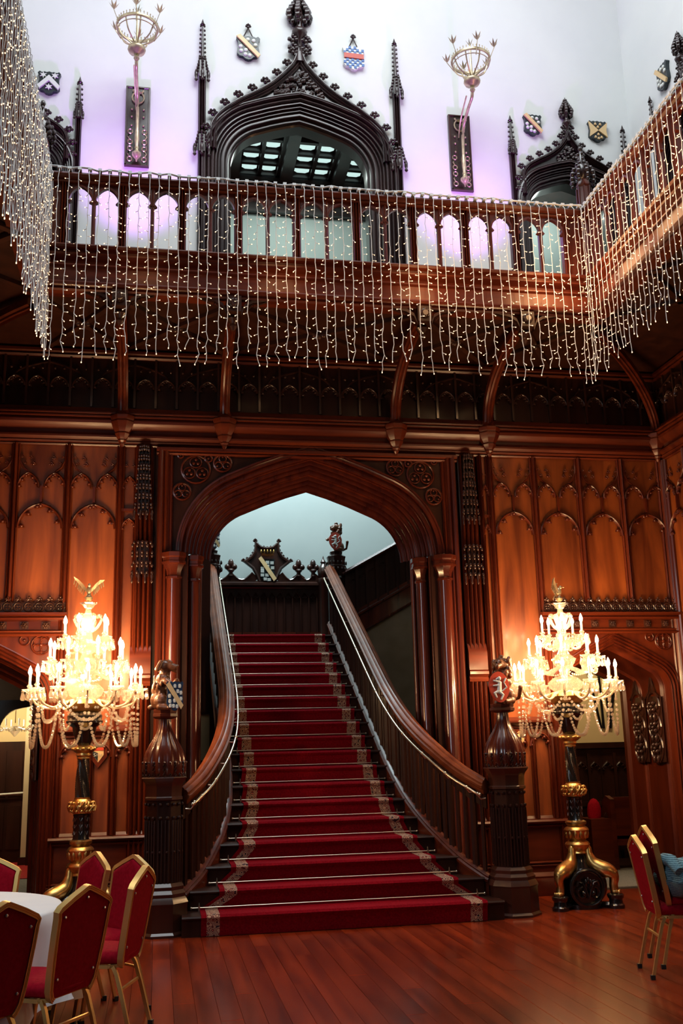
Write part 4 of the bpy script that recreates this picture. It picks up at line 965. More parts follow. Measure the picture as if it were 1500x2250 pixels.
for s, lab in ((-1, 'left'), (1, 'right')):
    pl = plan(s); t = thing('stair_balustrade', 'dark balustrade with heavy moulded handrail sweeping outward on the '+lab+' side of the stairs', 'balustrade', (pl[-1][0], pl[-1][1], 0))
    psweep(MB(), pl, RPROF, zr).build('handrail', RAIL, t, smooth=38)
    zs_ = lambda y: nos(y)-.02 if y > 10.6 else nos(10.6)-.02-(10.6-y)*.62
    psweep(MB(), pl, SPROF, zs_).build('string', WOODH, t, smooth=38)
    dist = 0; nxt = .10; k = 0
    for a, b in zip(pl[:-1], pl[1:]):
        L = hypot(b[0]-a[0], b[1]-a[1])
        while dist+L > nxt:
            q = (nxt-dist)/L; x, y = a[0]+(b[0]-a[0])*q, a[1]+(b[1]-a[1])*q
            mb = MB(); z0, z1 = zs_(y)+.04, zr(y)-.09
            w = .022 if k % 3 else .036
            mb.loft([[(x-w, y, z), (x-w*.4, y-w*.4, z), (x, y-w*1.2, z), (x+w*.4, y-w*.4, z), (x+w, y, z), (x+w*.4, y+w*.4, z), (x, y+w*1.2, z), (x-w*.4, y+w*.4, z)] for z in (z0, z1)])
            mb.build('baluster', DARKW, t)
            nxt += .105; k += 1
        dist += L
    arc = MB()
    psweep(arc, pl, [(-.012, -.24), (-.012, -.09), (.012, -.09), (.012, -.24)], zr); arc.build('head_board', DARKW, t)
    # slim brass rail on the stair side
    br = thing('brass_handrail', 'slim polished brass handrail along the inside of the '+lab+' stair balustrade', 'handrail', (pl[-1][0]-s*.1, pl[-1][1], 0))
    pb = []
    for i, (x, y) in enumerate(pl):
        a = pl[max(i-1, 0)]; b = pl[min(i+1, len(pl)-1)]; d = Vector((b[0]-a[0], b[1]-a[1])).normalized(); n = Vector((-d.y, d.x))*(-s)
        if n.x*s > 0: n = -n
        pb.append((x+n.x*.125, y+n.y*.125, zr(y)-.10))
    MB().tube(pb[1:-1], .0125, 8).build('rail', ROD, br, smooth=50)
    for i in range(2, len(pb)-1, 4):
        x, y, z = pb[i]; mb = MB(); mb.tube([(x, y, z-.012), (x+s*.03, y, z-.05), (x+s*.08, y, z-.045)], .007, 6); mb.ball((x, y, z), .019, 8, 5); mb.build('bracket', ROD, br, smooth=50)
    for e in (pb[1], pb[-2]): MB().ball(e, .02, 8, 5).build('end_knob', ROD, br, smooth=60)
# ------------------------------------------------------------------ landing screen, upper flight and stair hall walls
sh = structure('wall_stair_hall')
MB().box(-4, 9.5, 17.78, 17.9, 0, 9.6).build('plaster', PLASTG, sh)
MB().box(-4.1, -4.0, 11.4, 17.9, 0, 9.6).build('plaster', PLASTG, sh); MB().box(9.4, 9.5, 15.9, 17.9, 0, 9.6).build('plaster', PLASTG, sh)
ls = thing('landing_screen', 'dark panelled screen with scrolled cresting and a crowned shield at the stair landing', 'screen', (1.95, 17.6, 3.33))
MB().box(.3, 3.0, 17.56, 17.7, 3.3, 4.42).build('board', DARKW, ls)
def S_(u, y, z): return (u, 17.56+y, z)
for i in range(14):
    c = .93+i*.145
    mb = MB(S_); mb.sweep([(c-.06, 3.4)]+tudor(c, .06, 4.2, .10, .04, 4)+[(c+.06, 3.4)], [(0, 0), (0, .03), (.012, .035), (.012, 0)], 0)
    mb.ball((c-.03, -.02, 4.22), .012, 5, 4); mb.ball((c+.03, -.02, 4.22), .012, 5, 4); mb.build('arcade_panel', DARKW, ls)
for i in range(8): MB(S_).box(.95+i*.235, 1.165+i*.235, -.12, -.03, 3.5, 3.60).build('base_block', WOODH, ls)
MB(S_).mould(.3, 2.8, [(-.1, 4.38), (.02, 4.38), (.03, 4.40), (.10, 4.43), (.10, 4.47), (.06, 4.49), (.06, 4.51), (-.1, 4.52)]).build('top_rail', DARK, ls, smooth=30)
sx0 = 1.86
def scroll(mb, x0, x1, z): # hanging swag between crockets
    mb.sweep([(x0+(x1-x0)*k/8, z+.16-.13*sin(pi*k/8)) for k in range(9)], [(-.14, 0), (-.14, .04), (-.02, .05), (0, .06), (.015, .05), (.015, 0)], 0)
xs2 = [.86, 1.19, 1.52]; 
for a, b in ((.86, 1.22), (1.22, 1.60), (2.12, 2.42), (2.42, 2.70)):
    mb = MB(S_); scroll(mb, a, b, 4.50); mb.build('cresting_swag', DARK, ls, smooth=50)
for x in (.93, 1.22, 2.42, 2.68):
    mb = MB(S_); mb.lathe((x, -.03, 0), [(.05, 4.6), (.035, 4.66), (.07, 4.7), (.05, 4.73)], 8); mb.ball((x-.06, -.03, 4.76), .055, 8, 6); mb.ball((x+.06, -.03, 4.76), .055, 8, 6); mb.ball((x, -.03, 4.82), (.055, .05, .085), 8, 6); mb.build('crocket', DARK, ls, smooth=60)
fr = [(-.14, 4.50), (-.19, 4.62), (-.25, 4.74), (-.40, 4.86), (-.27, 4.95), (-.21, 5.05), (-.20, 5.20), (-.11, 5.12), (0, 5.10)]; fr = [(sx0+x, z) for x, z in fr]+[(sx0-x, z) for x, z in reversed(fr[:-1])]
mb = MB(S_); mb.prism([(sx0+(x-sx0)*.95, z) for x, z in fr], -.03, .02); mb.sweep(fr, [(-.03, .03), (-.03, .06), (0, .07), (.02, .05), (.02, 0)], 0)
for (a, b), (c, d) in zip(fr[2:-2], fr[3:-1]):
    for q in (0, .5): x, z = a+(c-a)*q, b+(d-b)*q; knob(mb, (x+(x-sx0)*.07, -.03, z+.015), .024, 2)
for x, z in ((sx0-.42, 4.87), (sx0+.42, 4.87), (sx0-.21, 5.23), (sx0+.21, 5.23)): knob(mb, (x, -.03, z), .045, 3)
mb.build('shield_surround', DARK, ls, smooth=60)
so_ = [(sx0+x, 4.70+z) for x, z in shield_outline(.26, .42)]
sd = MB(S_).prism(so_, -.08, -.03).build('shield_field', CHAR, ls)
MB(S_).prism([(sx0-.16, 4.90), (sx0-.11, 4.95), (sx0+.16, 4.55), (sx0+.11, 4.50)], -.10, -.08).build('gold_bend', GOLDP, sd)
for x, z in ((.0, .14), (.08, .13), (.0, .07), (.09, .04), (-.09, -.02), (-.09, -.09), (-.01, -.09), (-.04, -.16), (.03, -.17), (-.09, .03)):
    q = MB(S_); 
    for k in (-1, 0, 1): q.box(sx0+x-.03, sx0+x+.03, -.088, -.08, 4.7+z+k*.018-.006, 4.7+z+k*.018+.006)
    q.build('white_charge', WHITE, sd)
mb = MB(S_); mb.sweep([(sx0-.11, 4.96), (sx0, 4.94), (sx0+.11, 4.96)], [(0, .06), (0, .11), (.04, .12), (.04, .06)], 0)
for k in range(5): mb.lathe((sx0-.11+k*.055, -.10, 5.0), [(.008, 0), (.018, .03), (.012, .05), (.004, .065)], 6)
mb.build('gold_crown', GOLD, ls, smooth=50)
mb = MB(); mb.lathe((2.86, 17.5, 0), [(.10, 3.3), (.10, 4.45), (.12, 4.48), (.12, 4.54), (.07, 4.57), (.10, 4.62), (.11, 4.69), (.08, 4.76), (.04, 4.82), (.055, 4.85), (.02, 4.9), (.005, 4.96)], 12)
mb.build('end_post', DARK, ls, smooth=35)
# upper flight rising to the right
uf = thing('upper_flight', 'dark upper stair flight rising to the right beyond the archway', 'staircase', (2.9, 15.9, 0))
def U_(u, y, z): return (u, 15.92+y, z)
sl = (4.977-4.419)/(3.957-2.959)
zu = lambda x: 4.419+(x-2.959)*sl
mb = MB(U_); X0, X1 = 2.9, 6.4
def sloped(mb, x0, x1, prof, y=0):
    return mb.loft([[(x, -w+y, zu(x)+z) for w, z in prof] for x in (x0, x1)])
sloped(mb, X0, X1, [(-.05, -.06), (.05, -.06), (.07, -.03), (.05, -.01), (.03, .01), (-.05, .01)]).build('handrail', POLISH, uf)
sloped(MB(U_), X0, X1, [(-.05, -1.16), (.02, -1.16), (.05, -1.13), (.03, -1.11), (.03, -.86), (.06, -.84), (.06, -.81), (.03, -.79), (-.05, -.79)]).build('string', POLISH, uf)
for i in range(20):
    x = X0+.08+i*.17
    mb = MB(U_); mb.loft([[(x-.025, -.015, zz(x-.025)), (x+.025, -.015, zz(x+.025)), (x+.025, .02, zz(x+.025)), (x-.025, .02, zz(x-.025))] for zz in (lambda q: zu(q)-.79, lambda q: zu(q)-.06)]); mb.build('baluster', DARKW, uf)
    mb = MB(U_); mb.loft([[(q, .01, zu(q)-.20-.03*(k % 2)), (q, .01, zu(q)-.06)] for k, q in enumerate((x+.02, x+.06, x+.10, x+.145))], close=False); mb.build('arch_head', DARKW, uf)
    mb = MB(U_); xx = x+.085; mb.loft([[(q, -.03, zu(q)-.79), (q, .03, zu(q)-.79), (q, .03, zu(q)-.75), (q, -.03, zu(q)-.74)] for q in (xx-.07, xx+.07)]); mb.build('rail_block', WOODH, uf)
mb = MB(U_); mb.loft([[(x, .03, zu(x)-.8), (x, .03, zu(x)-.05), (x, .05, zu(x)-.05), (x, .05, zu(x)-.8)] for x in (X0, X1)]); mb.build('back_board', DARKW, uf)
for i in range(12):
    x = 3.0+i*.3; MB(U_).box(x, x+.32, .05, 1.6, zu(x)-1.2, zu(x)-.88).build('step', DARKW, uf)
mb = MB(U_); mb.add([(2.9, .0, 0), (6.4, .0, 0), (6.4, .0, zu(6.4)-1.15), (2.9, .0, zu(2.9)-1.15)], [(0, 1, 2, 3)]); mb.box(6.4, 9.4, 0, .1, 0, 9)
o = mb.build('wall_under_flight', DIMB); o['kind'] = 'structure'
# strip of passage wall seen between the left columns and the handrail
pw = structure('wall_left_passage')
MB().box(-1.2, .66, 13.4, 13.5, 0, 1.5).build('dark_dado', DARKW, pw); MB().box(-1.2, .66, 13.4, 13.5, 1.5, 2.08).build('plaster_strip', CREAM, pw); MB().box(-1.2, .66, 13.38, 13.5, 2.08, 5).build('dark_boarding', DARKW, pw)
# ================================================================== rooms beyond the side doorways
lp = structure('wall_left_corridor')
ar = tudor(-1.35, .72, 1.93, .36, .3, 8)
mb = MB(); pts = [(x, z) for x, z in ar]
mb.loft([[(x, 14.2, z), (x, 14.2, 2.34), (x, 14.3, 2.34), (x, 14.3, z)] for x, z in pts]); mb.box(-4, -2.07, 14.2, 14.3, 0, 2.34); mb.build('black_lintel', BLACK, lp)
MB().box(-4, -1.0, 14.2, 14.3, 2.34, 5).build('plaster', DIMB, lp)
MB().box(-5, .2, 17.3, 17.4, 0, 3.2).build('cream_plaster', CREAM, lp); MB().box(-5, .2, 14.0, 17.4, 3.2, 3.3).build('lid', DARKW, lp)
MB().box(-2.02, -1.93, 16.7, 17.3, 0, 3.2).build('white_door_post', mat('cream_gloss_paint', (.75, .62, .4), .4), lp); MB().box(-2.05, -1.92, 16.66, 17.3, 0, .12).build('black_skirting', BLACK, lp)
MB().box(-1.93, .2, 16.6, 17.3, 0, 3.2).build('dark_return', DARKW, lp)
MB().box(-5, -2.62, 16.9, 17.0, 0, 1.9).build('dark_dado', DARKW, lp)
d = thing('fire_door', 'dark panelled fire door with a white push bar seen through the left doorway', 'door', (-2.3, 17.15, 0))
MB().box(-2.60, -2.03, 17.15, 17.2, 0, 1.84).build('leaf', DARKW, d)
for z0, z1 in ((.2, .85), (1.0, 1.7)):
    for x in (-2.55, -2.30): MB().box(x, x+.2, 17.135, 17.15, z0, z1).build('panel', DARKW, d)
mb = MB(); mb.tube([(-2.5, 17.08, 1.03), (-2.06, 17.08, 1.05)], .016, 8); mb.lathe((-2.5, 17.14, 1.03), [(.05, 0), (.05, -.02), (.02, -.03), (.02, -.06)], 12, 0, 'y'); mb.build('push_bar', WHITE, d, smooth=50)
MB().box(-2.66, -2.60, 17.1, 17.25, 0, 2.3).build('door_frame', GOLDP, d)
lamp('POINT', 'corridor_light', (-2.5, 16.0, 2.6), 110, (1.0, .80, .48), .15)
# small crystal chandelier in the corridor
lamp('POINT', 'lobby_fill', (-2.4, 12.6, 3.0), 5, (1.0, .7, .42), .1)  # weak fill added to lift the plaster above the black lintel
hc = thing('small_chandelier', 'small crystal chandelier glowing in the corridor beyond the left doorway', 'chandelier', (-2.12, 16.2, 1.95))
mb = MB(); mb.tube([(-2.12, 16.2, 3.2), (-2.12, 16.2, 2.1)], .008, 5); mb.build('chain', BRASS, hc)
for k in range(10):
    a = k*pi/5; x, y = -2.12+.30*cos(a), 16.2+.30*sin(a)
    MB().tube([(-2.12, 16.2, 2.05), (-2.12+.2*cos(a), 16.2+.2*sin(a), 2.0), (x, y, 2.06)], .008, 5).build('arm', CRYS, hc)
    MB().lathe((x, y, 2.06), [(.012, 0), (.012, .10)], 6).build('candle_tube', CANDLE, hc)
    q = MB(); q.lathe((x, y, 2.04), [(.035, .01), (.02, 0)], 8)
    for j in range(5): q.ball((x+.035*cos(j*1.256), y+.035*sin(j*1.256), 2.0), (.012, .012, .025), 5, 4)
    q.build('drip_pan', CRYS, hc)
MB().lathe((-2.12, 16.2, 1.9), [(.01, 0), (.08, .08), (.05, .16)], 10).build('bowl', CRYS, hc)
rp = structure('wall_right_corridor')
MB().box(4.1, 9.4, 14.2, 14.3, 1.60, 4.2).build('cream_plaster', CREAM, rp); MB().box(4.1, 9.4, 14.12, 14.3, 0, 1.55).build('dark_dado', DARKW, rp)
MB().box(4.1, 9.4, 14.06, 14.3, 1.52, 1.60).build('dado_rail', DARKW, rp); MB().box(4.1, 9.4, 11.4, 14.3, 4.2, 4.3).build('lid', DARKW, rp); MB().box(4.0, 4.1, 11.4, 14.3, 0, 4.2).build('passage_side', DARKW, rp)
for i in range(18):
    c = 4.2+i*.2
    mb = MB(lambda u, y, z: (u, 14.12+y, z)); cusped(mb, tudor(c, .09, 1.24, .1, .05, 4), 0, .016); mb.box(c-.105, c-.095, -.02, 0, .1, 1.24); mb.build('dado_tracery', DARKW, rp, smooth=50)
    if i % 2 == 0: MB().box(c-.11, c-.07, 14.08, 14.12, .1, 1.45).build('dado_mullion', DARKW, rp)
MB().box(4.1, 9.4, 14.05, 14.12, .72, .78).build('dado_rail', DARKW, rp)
lamp('POINT', 'right_corridor_light', (5.9, 13.1, 3.4), 85, (1.0, .76, .42), .2)
wk = thing('dark_reflection_bars', 'dark converging bars on the cream wall beyond the right doorway, standing for reflections', 'bracket', (6.45, 14.15, 1.75))  # bars invented for slanting dark lines taken as reflections
for x0, x1 in ((6.22, 6.38), (6.40, 6.42), (6.52, 6.50), (6.68, 6.52)): MB().bar([(x0, 14.17, 2.75), (x1, 14.17, 1.8)], .035, .02, (0, 1, 0)).build('bar', BLACK, wk)
MB().box(6.1, 6.8, 14.15, 14.19, 2.74, 2.8).build('crossbar', BLACK, wk)
pb_ = thing('wooden_pew', 'wooden pew end with red cushion seen through the right doorway', 'bench', (5.8, 12.9, 0))
mb = MB(); mb.loft([[(x, y, 0), (x, y, .88), (x, y+.14, .92), (x, y+.26, .84), (x, y+.3, .5), (x, y+.5, .42), (x, y+.5, 0)] for x, y in ((5.78, 12.75), (5.84, 12.75))]); mb.build('pew_end', WOODH, pb_)
mb = MB(); mb.box(5.84, 6.9, 12.8, 12.86, .3, .9); mb.box(5.84, 6.9, 12.8, 13.25, .38, .42); mb.build('back_and_seat', WOODH, pb_)
MB().lathe((5.775, 12.9, .66), [(.05, 0), (.035, -.012), (.01, -.02)], 10, 0, 'x').build('carved_roundel', DARK, pb_)
mb = MB(); mb.box(5.55, 5.76, 12.9, 13.1, .5, .62); mb.ball((5.64, 12.95, .72), (.10, .06, .17), 10, 7); mb.build('red_cushion', RED, pb_, smooth=60)
mb = MB(); mb.box(5.5, 5.78, 12.75, 13.2, .0, .64); mb.build('side_panel', WOODH, pb_)
o = MB().box(4.6, 6.3, 11.3, 12.9, .0, .012).build('doormat', MATG); tag(o, 'grey doormat on the floor of the right doorway behind the candelabrum foot', 'doormat')
# small plaques on the panelling
for x, z, kind in ((-.60, 1.60, 0), (3.98, 1.66, 1)):
    t = thing('wall_plaque', 'small wooden shield plaque with painted crest and lettering behind the left candelabrum' if kind == 0 else 'small wooden plaque with cream badge partly hidden by the right newel post', 'plaque', (x, YB, z-.12))
    MB(Bk).prism([(x-.09, z+.11), (x+.09, z+.11), (x+.09, z-.02), (x, z-.13), (x-.09, z-.02)], -.03, 0).build('board', WOOD, t)
    if kind == 0:
        MB(Bk).prism([(x-.055, z+.075), (x+.055, z+.075), (x+.055, z-.0), (x, z-.075), (x-.055, z-.0)], -.036, -.03).build('cream_field', GOLDP, t)
        MB(Bk).prism([(x-.055, z+.075), (x+.055, z+.075), (x+.055, z+.045), (x-.055, z+.045)], -.04, -.036).build('red_chief', REDP, t)
        MB(Bk).prism([(x-.055, z+.04), (x-.003, z+.02), (x-.003, z-.065), (x-.055, z+.0)], -.04, -.036).build('black_quarter', CHAR, t)
        q = MB(Bk)
        for ox, st_ in ((-.036, [(.008, .028), (-.006, .026), (-.008, .018), (.008, .008), (.006, .0), (-.008, .0)]), (-.012, [(-.008, 0), (-.008, .028), (.008, 0), (.008, .028)]), (.018, [(-.012, .028), (-.006, 0), (0, .02), (.006, 0), (.012, .028)])):
            q.tube([(x+ox+a, -.043, z-.012+b) for a, b in st_], .0026, 4, (0, 1, 0))
        q.build('lettering', WHITE, t)
    else:
        MB(Bk).lathe((x, -.03, z), [(.055, 0), (.055, -.01), (.03, -.018)], 14, 0, 'y').build('cream_badge', GOLDP, t, smooth=40)
        MB(Bk).lathe((x, -.045, z), [(.022, 0), (.018, -.01)], 8, 0, 'y').build('dark_centre', CHAR, t); 
        q = MB(Bk); q.box(x-.012, x+.012, -.045, -.03, z+.055, z+.085); q.box(x-.025, x+.025, -.045, -.03, z+.065, z+.073); q.build('badge_cross', GOLDP, t)
# ================================================================== carved beasts
def body(parts, vox, m, name, parent):   # capsules and ellipsoids fused to one continuous surface
    mb = MB()
    for p in parts:
        if p[0] == 'b': mb.ball(p[1], p[2], 12, 8)
        else:
            a, b, ra, rb = p[1:]; a = Vector(a); b = Vector(b); n = 5
            for k in range(n+1):
                t = k/n; mb.ball(a.lerp(b, t), ra+(rb-ra)*t, 10, 6)
    o = mb.build(name, m, parent)
    r = o.modifiers.new('fuse', 'REMESH'); r.mode = 'VOXEL'; r.voxel_size = vox; r.use_smooth_shade = True
    return o
def small_shield(parent, c, ang, w, h, kind):
    if kind == 'lion': w *= 1.12
    rot = Matrix.Rotation(ang, 4, 'Z')@Matrix.Rotation(-.12, 4, 'X')
    def mp(x, y, z):
        v = rot@Vector((x, y, z)); return (c[0]+v.x, c[1]+v.y, c[2]+v.z)
    f = MB(mp).prism([(x, z) for x, z in (shield_outline(w, h) if kind == 'bend' else [(.5*w*cos(a)*(1 if sin(a) > 0 else 1-.25*sin(a)**2), .5*h*sin(a)) for a in [2*pi*k/24 for k in range(24)]])], -.012, .012).build('shield', NAVY if kind == 'bend' else REDP, parent)
    if kind == 'bend':
        MB(mp).prism([(-.5*w, .38*h), (-.32*w, .48*h), (.48*w, -.32*h), (.34*w, -.46*h)], -.02, -.012).build('gold_bend', GOLDP, f)
        for x, z in ((-.0, .33), (.27, .33), (.16, .15), (.34, .10), (.34, -.10), (-.3, .0), (-.28, -.18), (-.02, -.16), (-.08, -.34), (.12, -.36), (-.26, -.33)):
            q = MB(mp)
            for k in (-1, 0, 1): q.ball((x*w, -.014, z*h+k*.013*h/.3), (.085*w*(1 if k else 1.2), .006, .0075), 8, 4)
            q.build('white_lozenge', WHITE, f)
    else:
        q = []
        P = lambda x, z: (x*w, -.016, z*h)
        q = [('c', P(.02, .12), P(-.04, -.14), .055*w, .065*w), ('b', P(.02, .27), (.085*w, .014, .07*h)), ('c', P(.0, .16), P(-.26, .2), .03*w, .022*w), ('c', P(-.04, .05), P(-.3, .04), .03*w, .02*w),
             ('c', P(-.04, -.16), P(.14, -.26), .05*w, .03*w), ('c', P(.14, -.26), P(.02, -.4), .03*w, .022*w), ('c', P(-.06, -.14), P(-.28, -.2), .045*w, .03*w), ('c', P(-.28, -.2), P(-.2, -.33), .028*w, .02*w),
             ('c', P(.1, -.14), P(.34, -.02), .02*w, .018*w), ('c', P(.34, -.02), P(.22, .14), .018*w, .016*w), ('c', P(.22, .14), P(.34, .26), .016*w, .024*w), ('c', P(-.06, .27), P(-.14, .24), .03*w, .018*w)]
        mb = MB(mp)
        for p in q:
            if p[0] == 'b': mb.ball(p[1], p[2], 10, 6)
            else:
                a, b = Vector(p[1]), Vector(p[2])
                for k in range(6): t = k/5; r_ = (p[3]+(p[4]-p[3])*t)*1.9; mb.ball(a.lerp(b, t), (r_, .01, r_), 8, 5)
        mb.build('white_lion', WHITE, f, smooth=80)
    return f
def bear(t, x, y, z, k=1, face=1):
    P = lambda a, b, c: (x+a*k*face, y+b*k, z+c*k)
    parts = [('b', P(-.03, .02, .10), (.095*k, .10*k, .10*k)), ('b', P(-.03, .02, .20), (.085*k, .085*k, .10*k)), ('b', P(-.005, .0, .29), (.07*k, .07*k, .07*k)),
             ('c', P(.0, 0, .31), P(.02, -.01, .38), .055*k, .05*k), ('b', P(.01, -.02, .42), (.068*k, .06*k, .06*k)), ('c', P(.05, -.035, .415), P(.10, -.045, .40), .042*k, .034*k), ('b', P(.125, -.047, .415), (.018*k, .022*k, .016*k)), ('c', P(.04, -.05, .46), P(.07, -.055, .45), .018*k, .015*k),
             ('c', P(.08, -.04, .385), P(.11, -.045, .365), .02*k, .014*k), ('c', P(-.03, -.065, .455), P(-.06, -.075, .385), .020*k, .027*k), ('c', P(-.01, .04, .45), P(-.03, .06, .38), .02*k, .022*k),
             ('c', P(.02, -.06, .27), P(.09, -.10, .22), .038*k, .028*k), ('c', P(.09, -.10, .22), P(.12, -.11, .27), .028*k, .026*k), ('c', P(.03, .05, .26), P(.13, .0, .20), .034*k, .025*k),
             ('b', P(-.02, -.07, .08), (.07*k, .05*k, .07*k)), ('c', P(-.03, -.09, .03), P(.05, -.12, .02), .035*k, .028*k), ('b', P(-.02, .09, .07), (.07*k, .05*k, .07*k)), ('c', P(-.02, .10, .03), P(.07, .08, .02), .033*k, .028*k), ('b', P(-.11, .05, .03), (.04*k, .03*k, .025*k))]
    for j in range(4): parts.append(('b', P(.055+.012*j*.0+.004*j, -.145+.014*j, .016), (.02*k, .009*k, .012*k)))
    for j in range(4): parts.append(('b', P(.125+.006*j, -.125+.012*j, .285-.01*j), (.018*k, .008*k, .009*k)))
    for i in range(60): # shaggy coat
        a = R.uniform(0, 6.28); h = R.uniform(.05, .33); rr = .085 if h < .25 else .065
        parts.append(('b', P(-.02+rr*cos(a), .01+rr*sin(a), h), (.014*k, .014*k, .028*k)))
    o = body(parts, .006*k, CARVED, 'bear', t)
    for s in (-1, 1): MB().ball(P(.07, -.025+s*.032, .425), .008*k, 6, 4).build('eye', BLACK, o)
    return o
def lion(t, x, y, z, k=1, face=-1):
    P = lambda a, b, c: (x+a*k*face, y+b*k, z+c*k)
    parts = [('b', P(-.04, .03, .09), (.09*k, .10*k, .09*k)), ('b', P(-.02, .02, .19), (.075*k, .075*k, .10*k)), ('b', P(.0, .0, .28), (.075*k, .07*k, .075*k)), ('b', P(.0, .0, .38), (.078*k, .075*k, .075*k)),
             ('b', P(.035, -.04, .385), (.05*k, .045*k, .05*k)), ('c', P(.05, -.065, .37), P(.075, -.09, .36), .03*k, .024*k), ('b', P(.07, -.085, .34), (.02*k, .018*k, .014*k)),
             ('c', P(.03, -.05, .28), P(.10, -.09, .22), .035*k, .025*k), ('c', P(-.02, .06, .27), P(-.06, -.02, .20), .033*k, .028*k), ('c', P(.10, -.09, .22), P(.15, -.08, .18), .024*k, .022*k),
             ('b', P(-.05, -.05, .07), (.065*k, .05*k, .07*k)), ('b', P(-.05, .10, .07), (.06*k, .05*k, .065*k)), ('c', P(-.06, -.08, .03), P(.02, -.12, .02), .034*k, .028*k), ('c', P(-.05, .11, .03), P(.04, .10, .02), .03*k, .026*k),
             ('c', P(-.10, .05, .04), P(-.16, .0, .06), .02*k, .016*k), ('c', P(-.16, .0, .06), P(-.17, -.03, .16), .016*k, .024*k), ('b', P(-.0, -.02, .455), (.03*k, .03*k, .02*k))]
    for i in range(34): # mane curls
        a = R.uniform(0, 6.28); h = R.uniform(.27, .44); rr = .078
        if sin(a) < -.4 and cos(a) > 0: continue
        parts.append(('b', P(rr*cos(a), rr*sin(a), h), (.022*k, .02*k, .026*k)))
    for j in range(4): parts.append(('b', P(.16, -.085+.013*j, .17+.012*j), (.022*k, .008*k, .008*k)))
    o = body(parts, .006*k, CARVED, 'lion', t)
    for s in (-1, 1): MB().ball(P(.055+s*.02, -.08, .395), .008*k, 6, 4).build('eye', BLACK, o)
    return o
DARKWC = noisy(mat('dark_polished_post_wood', (.04, .014, .01), .35, coat=.25), (.028, .008, .005), (.06, .016, .009), (8, 8, 1), 5)
def newel(cx, cy, kind, label):
    t = thing('newel_post', label, 'newel post', (cx, cy, 0))
    L = lambda prof, nm, m, n=8, sm=26: MB().lathe((cx, cy, 0), prof, n, pi/8).build(nm, m, t, smooth=sm)
    L([(.265, 0), (.265, .02), (.245, .04), (.24, .26), (.25, .28), (.235, .31), (.22, .33), (.225, .36), (.20, .39), (.205, .42), (.18, .45)], 'base', DARKWC)
    L([(.165, .44), (.165, 1.36)], 'shaft', DARKW)
    for k in range(8):
        a = k*pi/4; mb = MB()
        for da in (-.28, -.1, .1, .28):
            x, y = cx+.166*cos(a+da)/cos(da)*cos(.0), cy+.166*sin(a+da)/cos(da)
            mb.lathe((x*1.0, y, 0), [(.008, .46), (.008, .98), (.005, 1.0)], 5)
        for da in (-.19, .19): 
            x, y = cx+.17*cos(a+da), cy+.17*sin(a+da); mb.ball((x, y, 1.02), .018, 5, 4); mb.ball((x, y, .72), .014, 5, 4); mb.ball((x, y, 1.14), .016, 5, 4)
        mb.build('panel_tracery', DARKW, t, smooth=40)
    L([(.17, 1.17), (.185, 1.18), (.185, 1.2), (.175, 1.21), (.18, 1.30), (.19, 1.33), (.215, 1.36), (.225, 1.375), (.22, 1.385), (.20, 1.39)], 'neck_moulding', DARKWC)
    mb = MB()
    for k in range(24):
        a = k*pi/12; x, y = cx+.20*cos(a), cy+.20*sin(a)
        for dz in (1.405, 1.45, 1.49): mb.tube([(x, y, dz-.02), (x+.012*cos(a+1.57), y+.012*sin(a+1.57), dz), (x, y, dz+.02), (x-.012*cos(a+1.57), y-.012*sin(a+1.57), dz), (x, y, dz-.02)], .005, 4, caps=False)
        mb.ball((x, y, 1.515), .013, 5, 4)
    mb.build('pierced_band', DARK, t, smooth=50)
    mb = MB().lathe((cx, cy, 0), [(.175, 1.39), (.188, 1.44), (.19, 1.50), (.182, 1.56), (.165, 1.62), (.135, 1.68), (.10, 1.74), (.075, 1.79), (.06, 1.84), (.055, 1.89), (.055, 1.92)], 48, 0, 'z', lambda k: 1+.10*abs(sin(k*pi/4)))
    mb.build('dome', POLISH, t, smooth=50)
    L([(.06, 1.915), (.11, 1.925), (.125, 1.94), (.125, 1.965), (.115, 1.97), (.12, 2.0), (.11, 2.005)], 'cap', WOODH)
    if kind == 'bear':
        b = bear(t, cx-.02, cy, 2.0, 1.0); small_shield(b, (cx+.085, cy-.14, 2.125), .10, .165, .28, 'bend')
    else:
        b = lion(t, cx+.02, cy, 2.0, 1.05); small_shield(b, (cx-.065, cy-.14, 2.165), .05, .19, .31, 'lion')
    return t
newel(.07, 9.95, 'bear', 'carved newel post with bear and blue shield at the left foot of the stairs')
newel(3.43, 9.95, 'lion', 'carved newel post with lion and red shield at the right foot of the stairs')
def top_newel(cx, cy, kind, label):
    t = thing('newel_post', label, 'newel post', (cx, cy, 3.33))
    for z0, z1, r_ in ((3.33, 4.30, .13), ): MB().lathe((cx, cy, 0), [(r_, z0), (r_, z1)], 8, pi/8).build('shaft', DARKW, t)
    MB().lathe((cx, cy, 0), [(.13, 4.25), (.15, 4.30), (.14, 4.33), (.16, 4.42), (.165, 4.5), (.14, 4.52), (.15, 4.62), (.16, 4.66), (.10, 4.70), (.11, 4.74)], 8, pi/8).build('capital', DARK, t, smooth=26)
    mb = MB()
    for k in range(16):
        a = k*pi/8; x, y = cx+.165*cos(a), cy+.165*sin(a); mb.ball((x, y, 4.44), (.02, .02, .04), 5, 4); mb.ball((x, y, 4.55), (.014, .014, .03), 5, 4)
    mb.build('carved_band', DARK, t, smooth=50)
    if kind == 'bear': b = bear(t, cx-.02, cy, 4.74, 1.0); small_shield(b, (cx+.05, cy-.13, 4.9), .1, .17, .30, 'bend')
    else: b = lion(t, cx+.01, cy, 4.74, 1.05); small_shield(b, (cx-.03, cy-.14, 4.9), .1, .19, .30, 'lion')
top_newel(.80, 16.0, 'bear', 'dark newel post with bear at the stair top, half hidden by the arch')
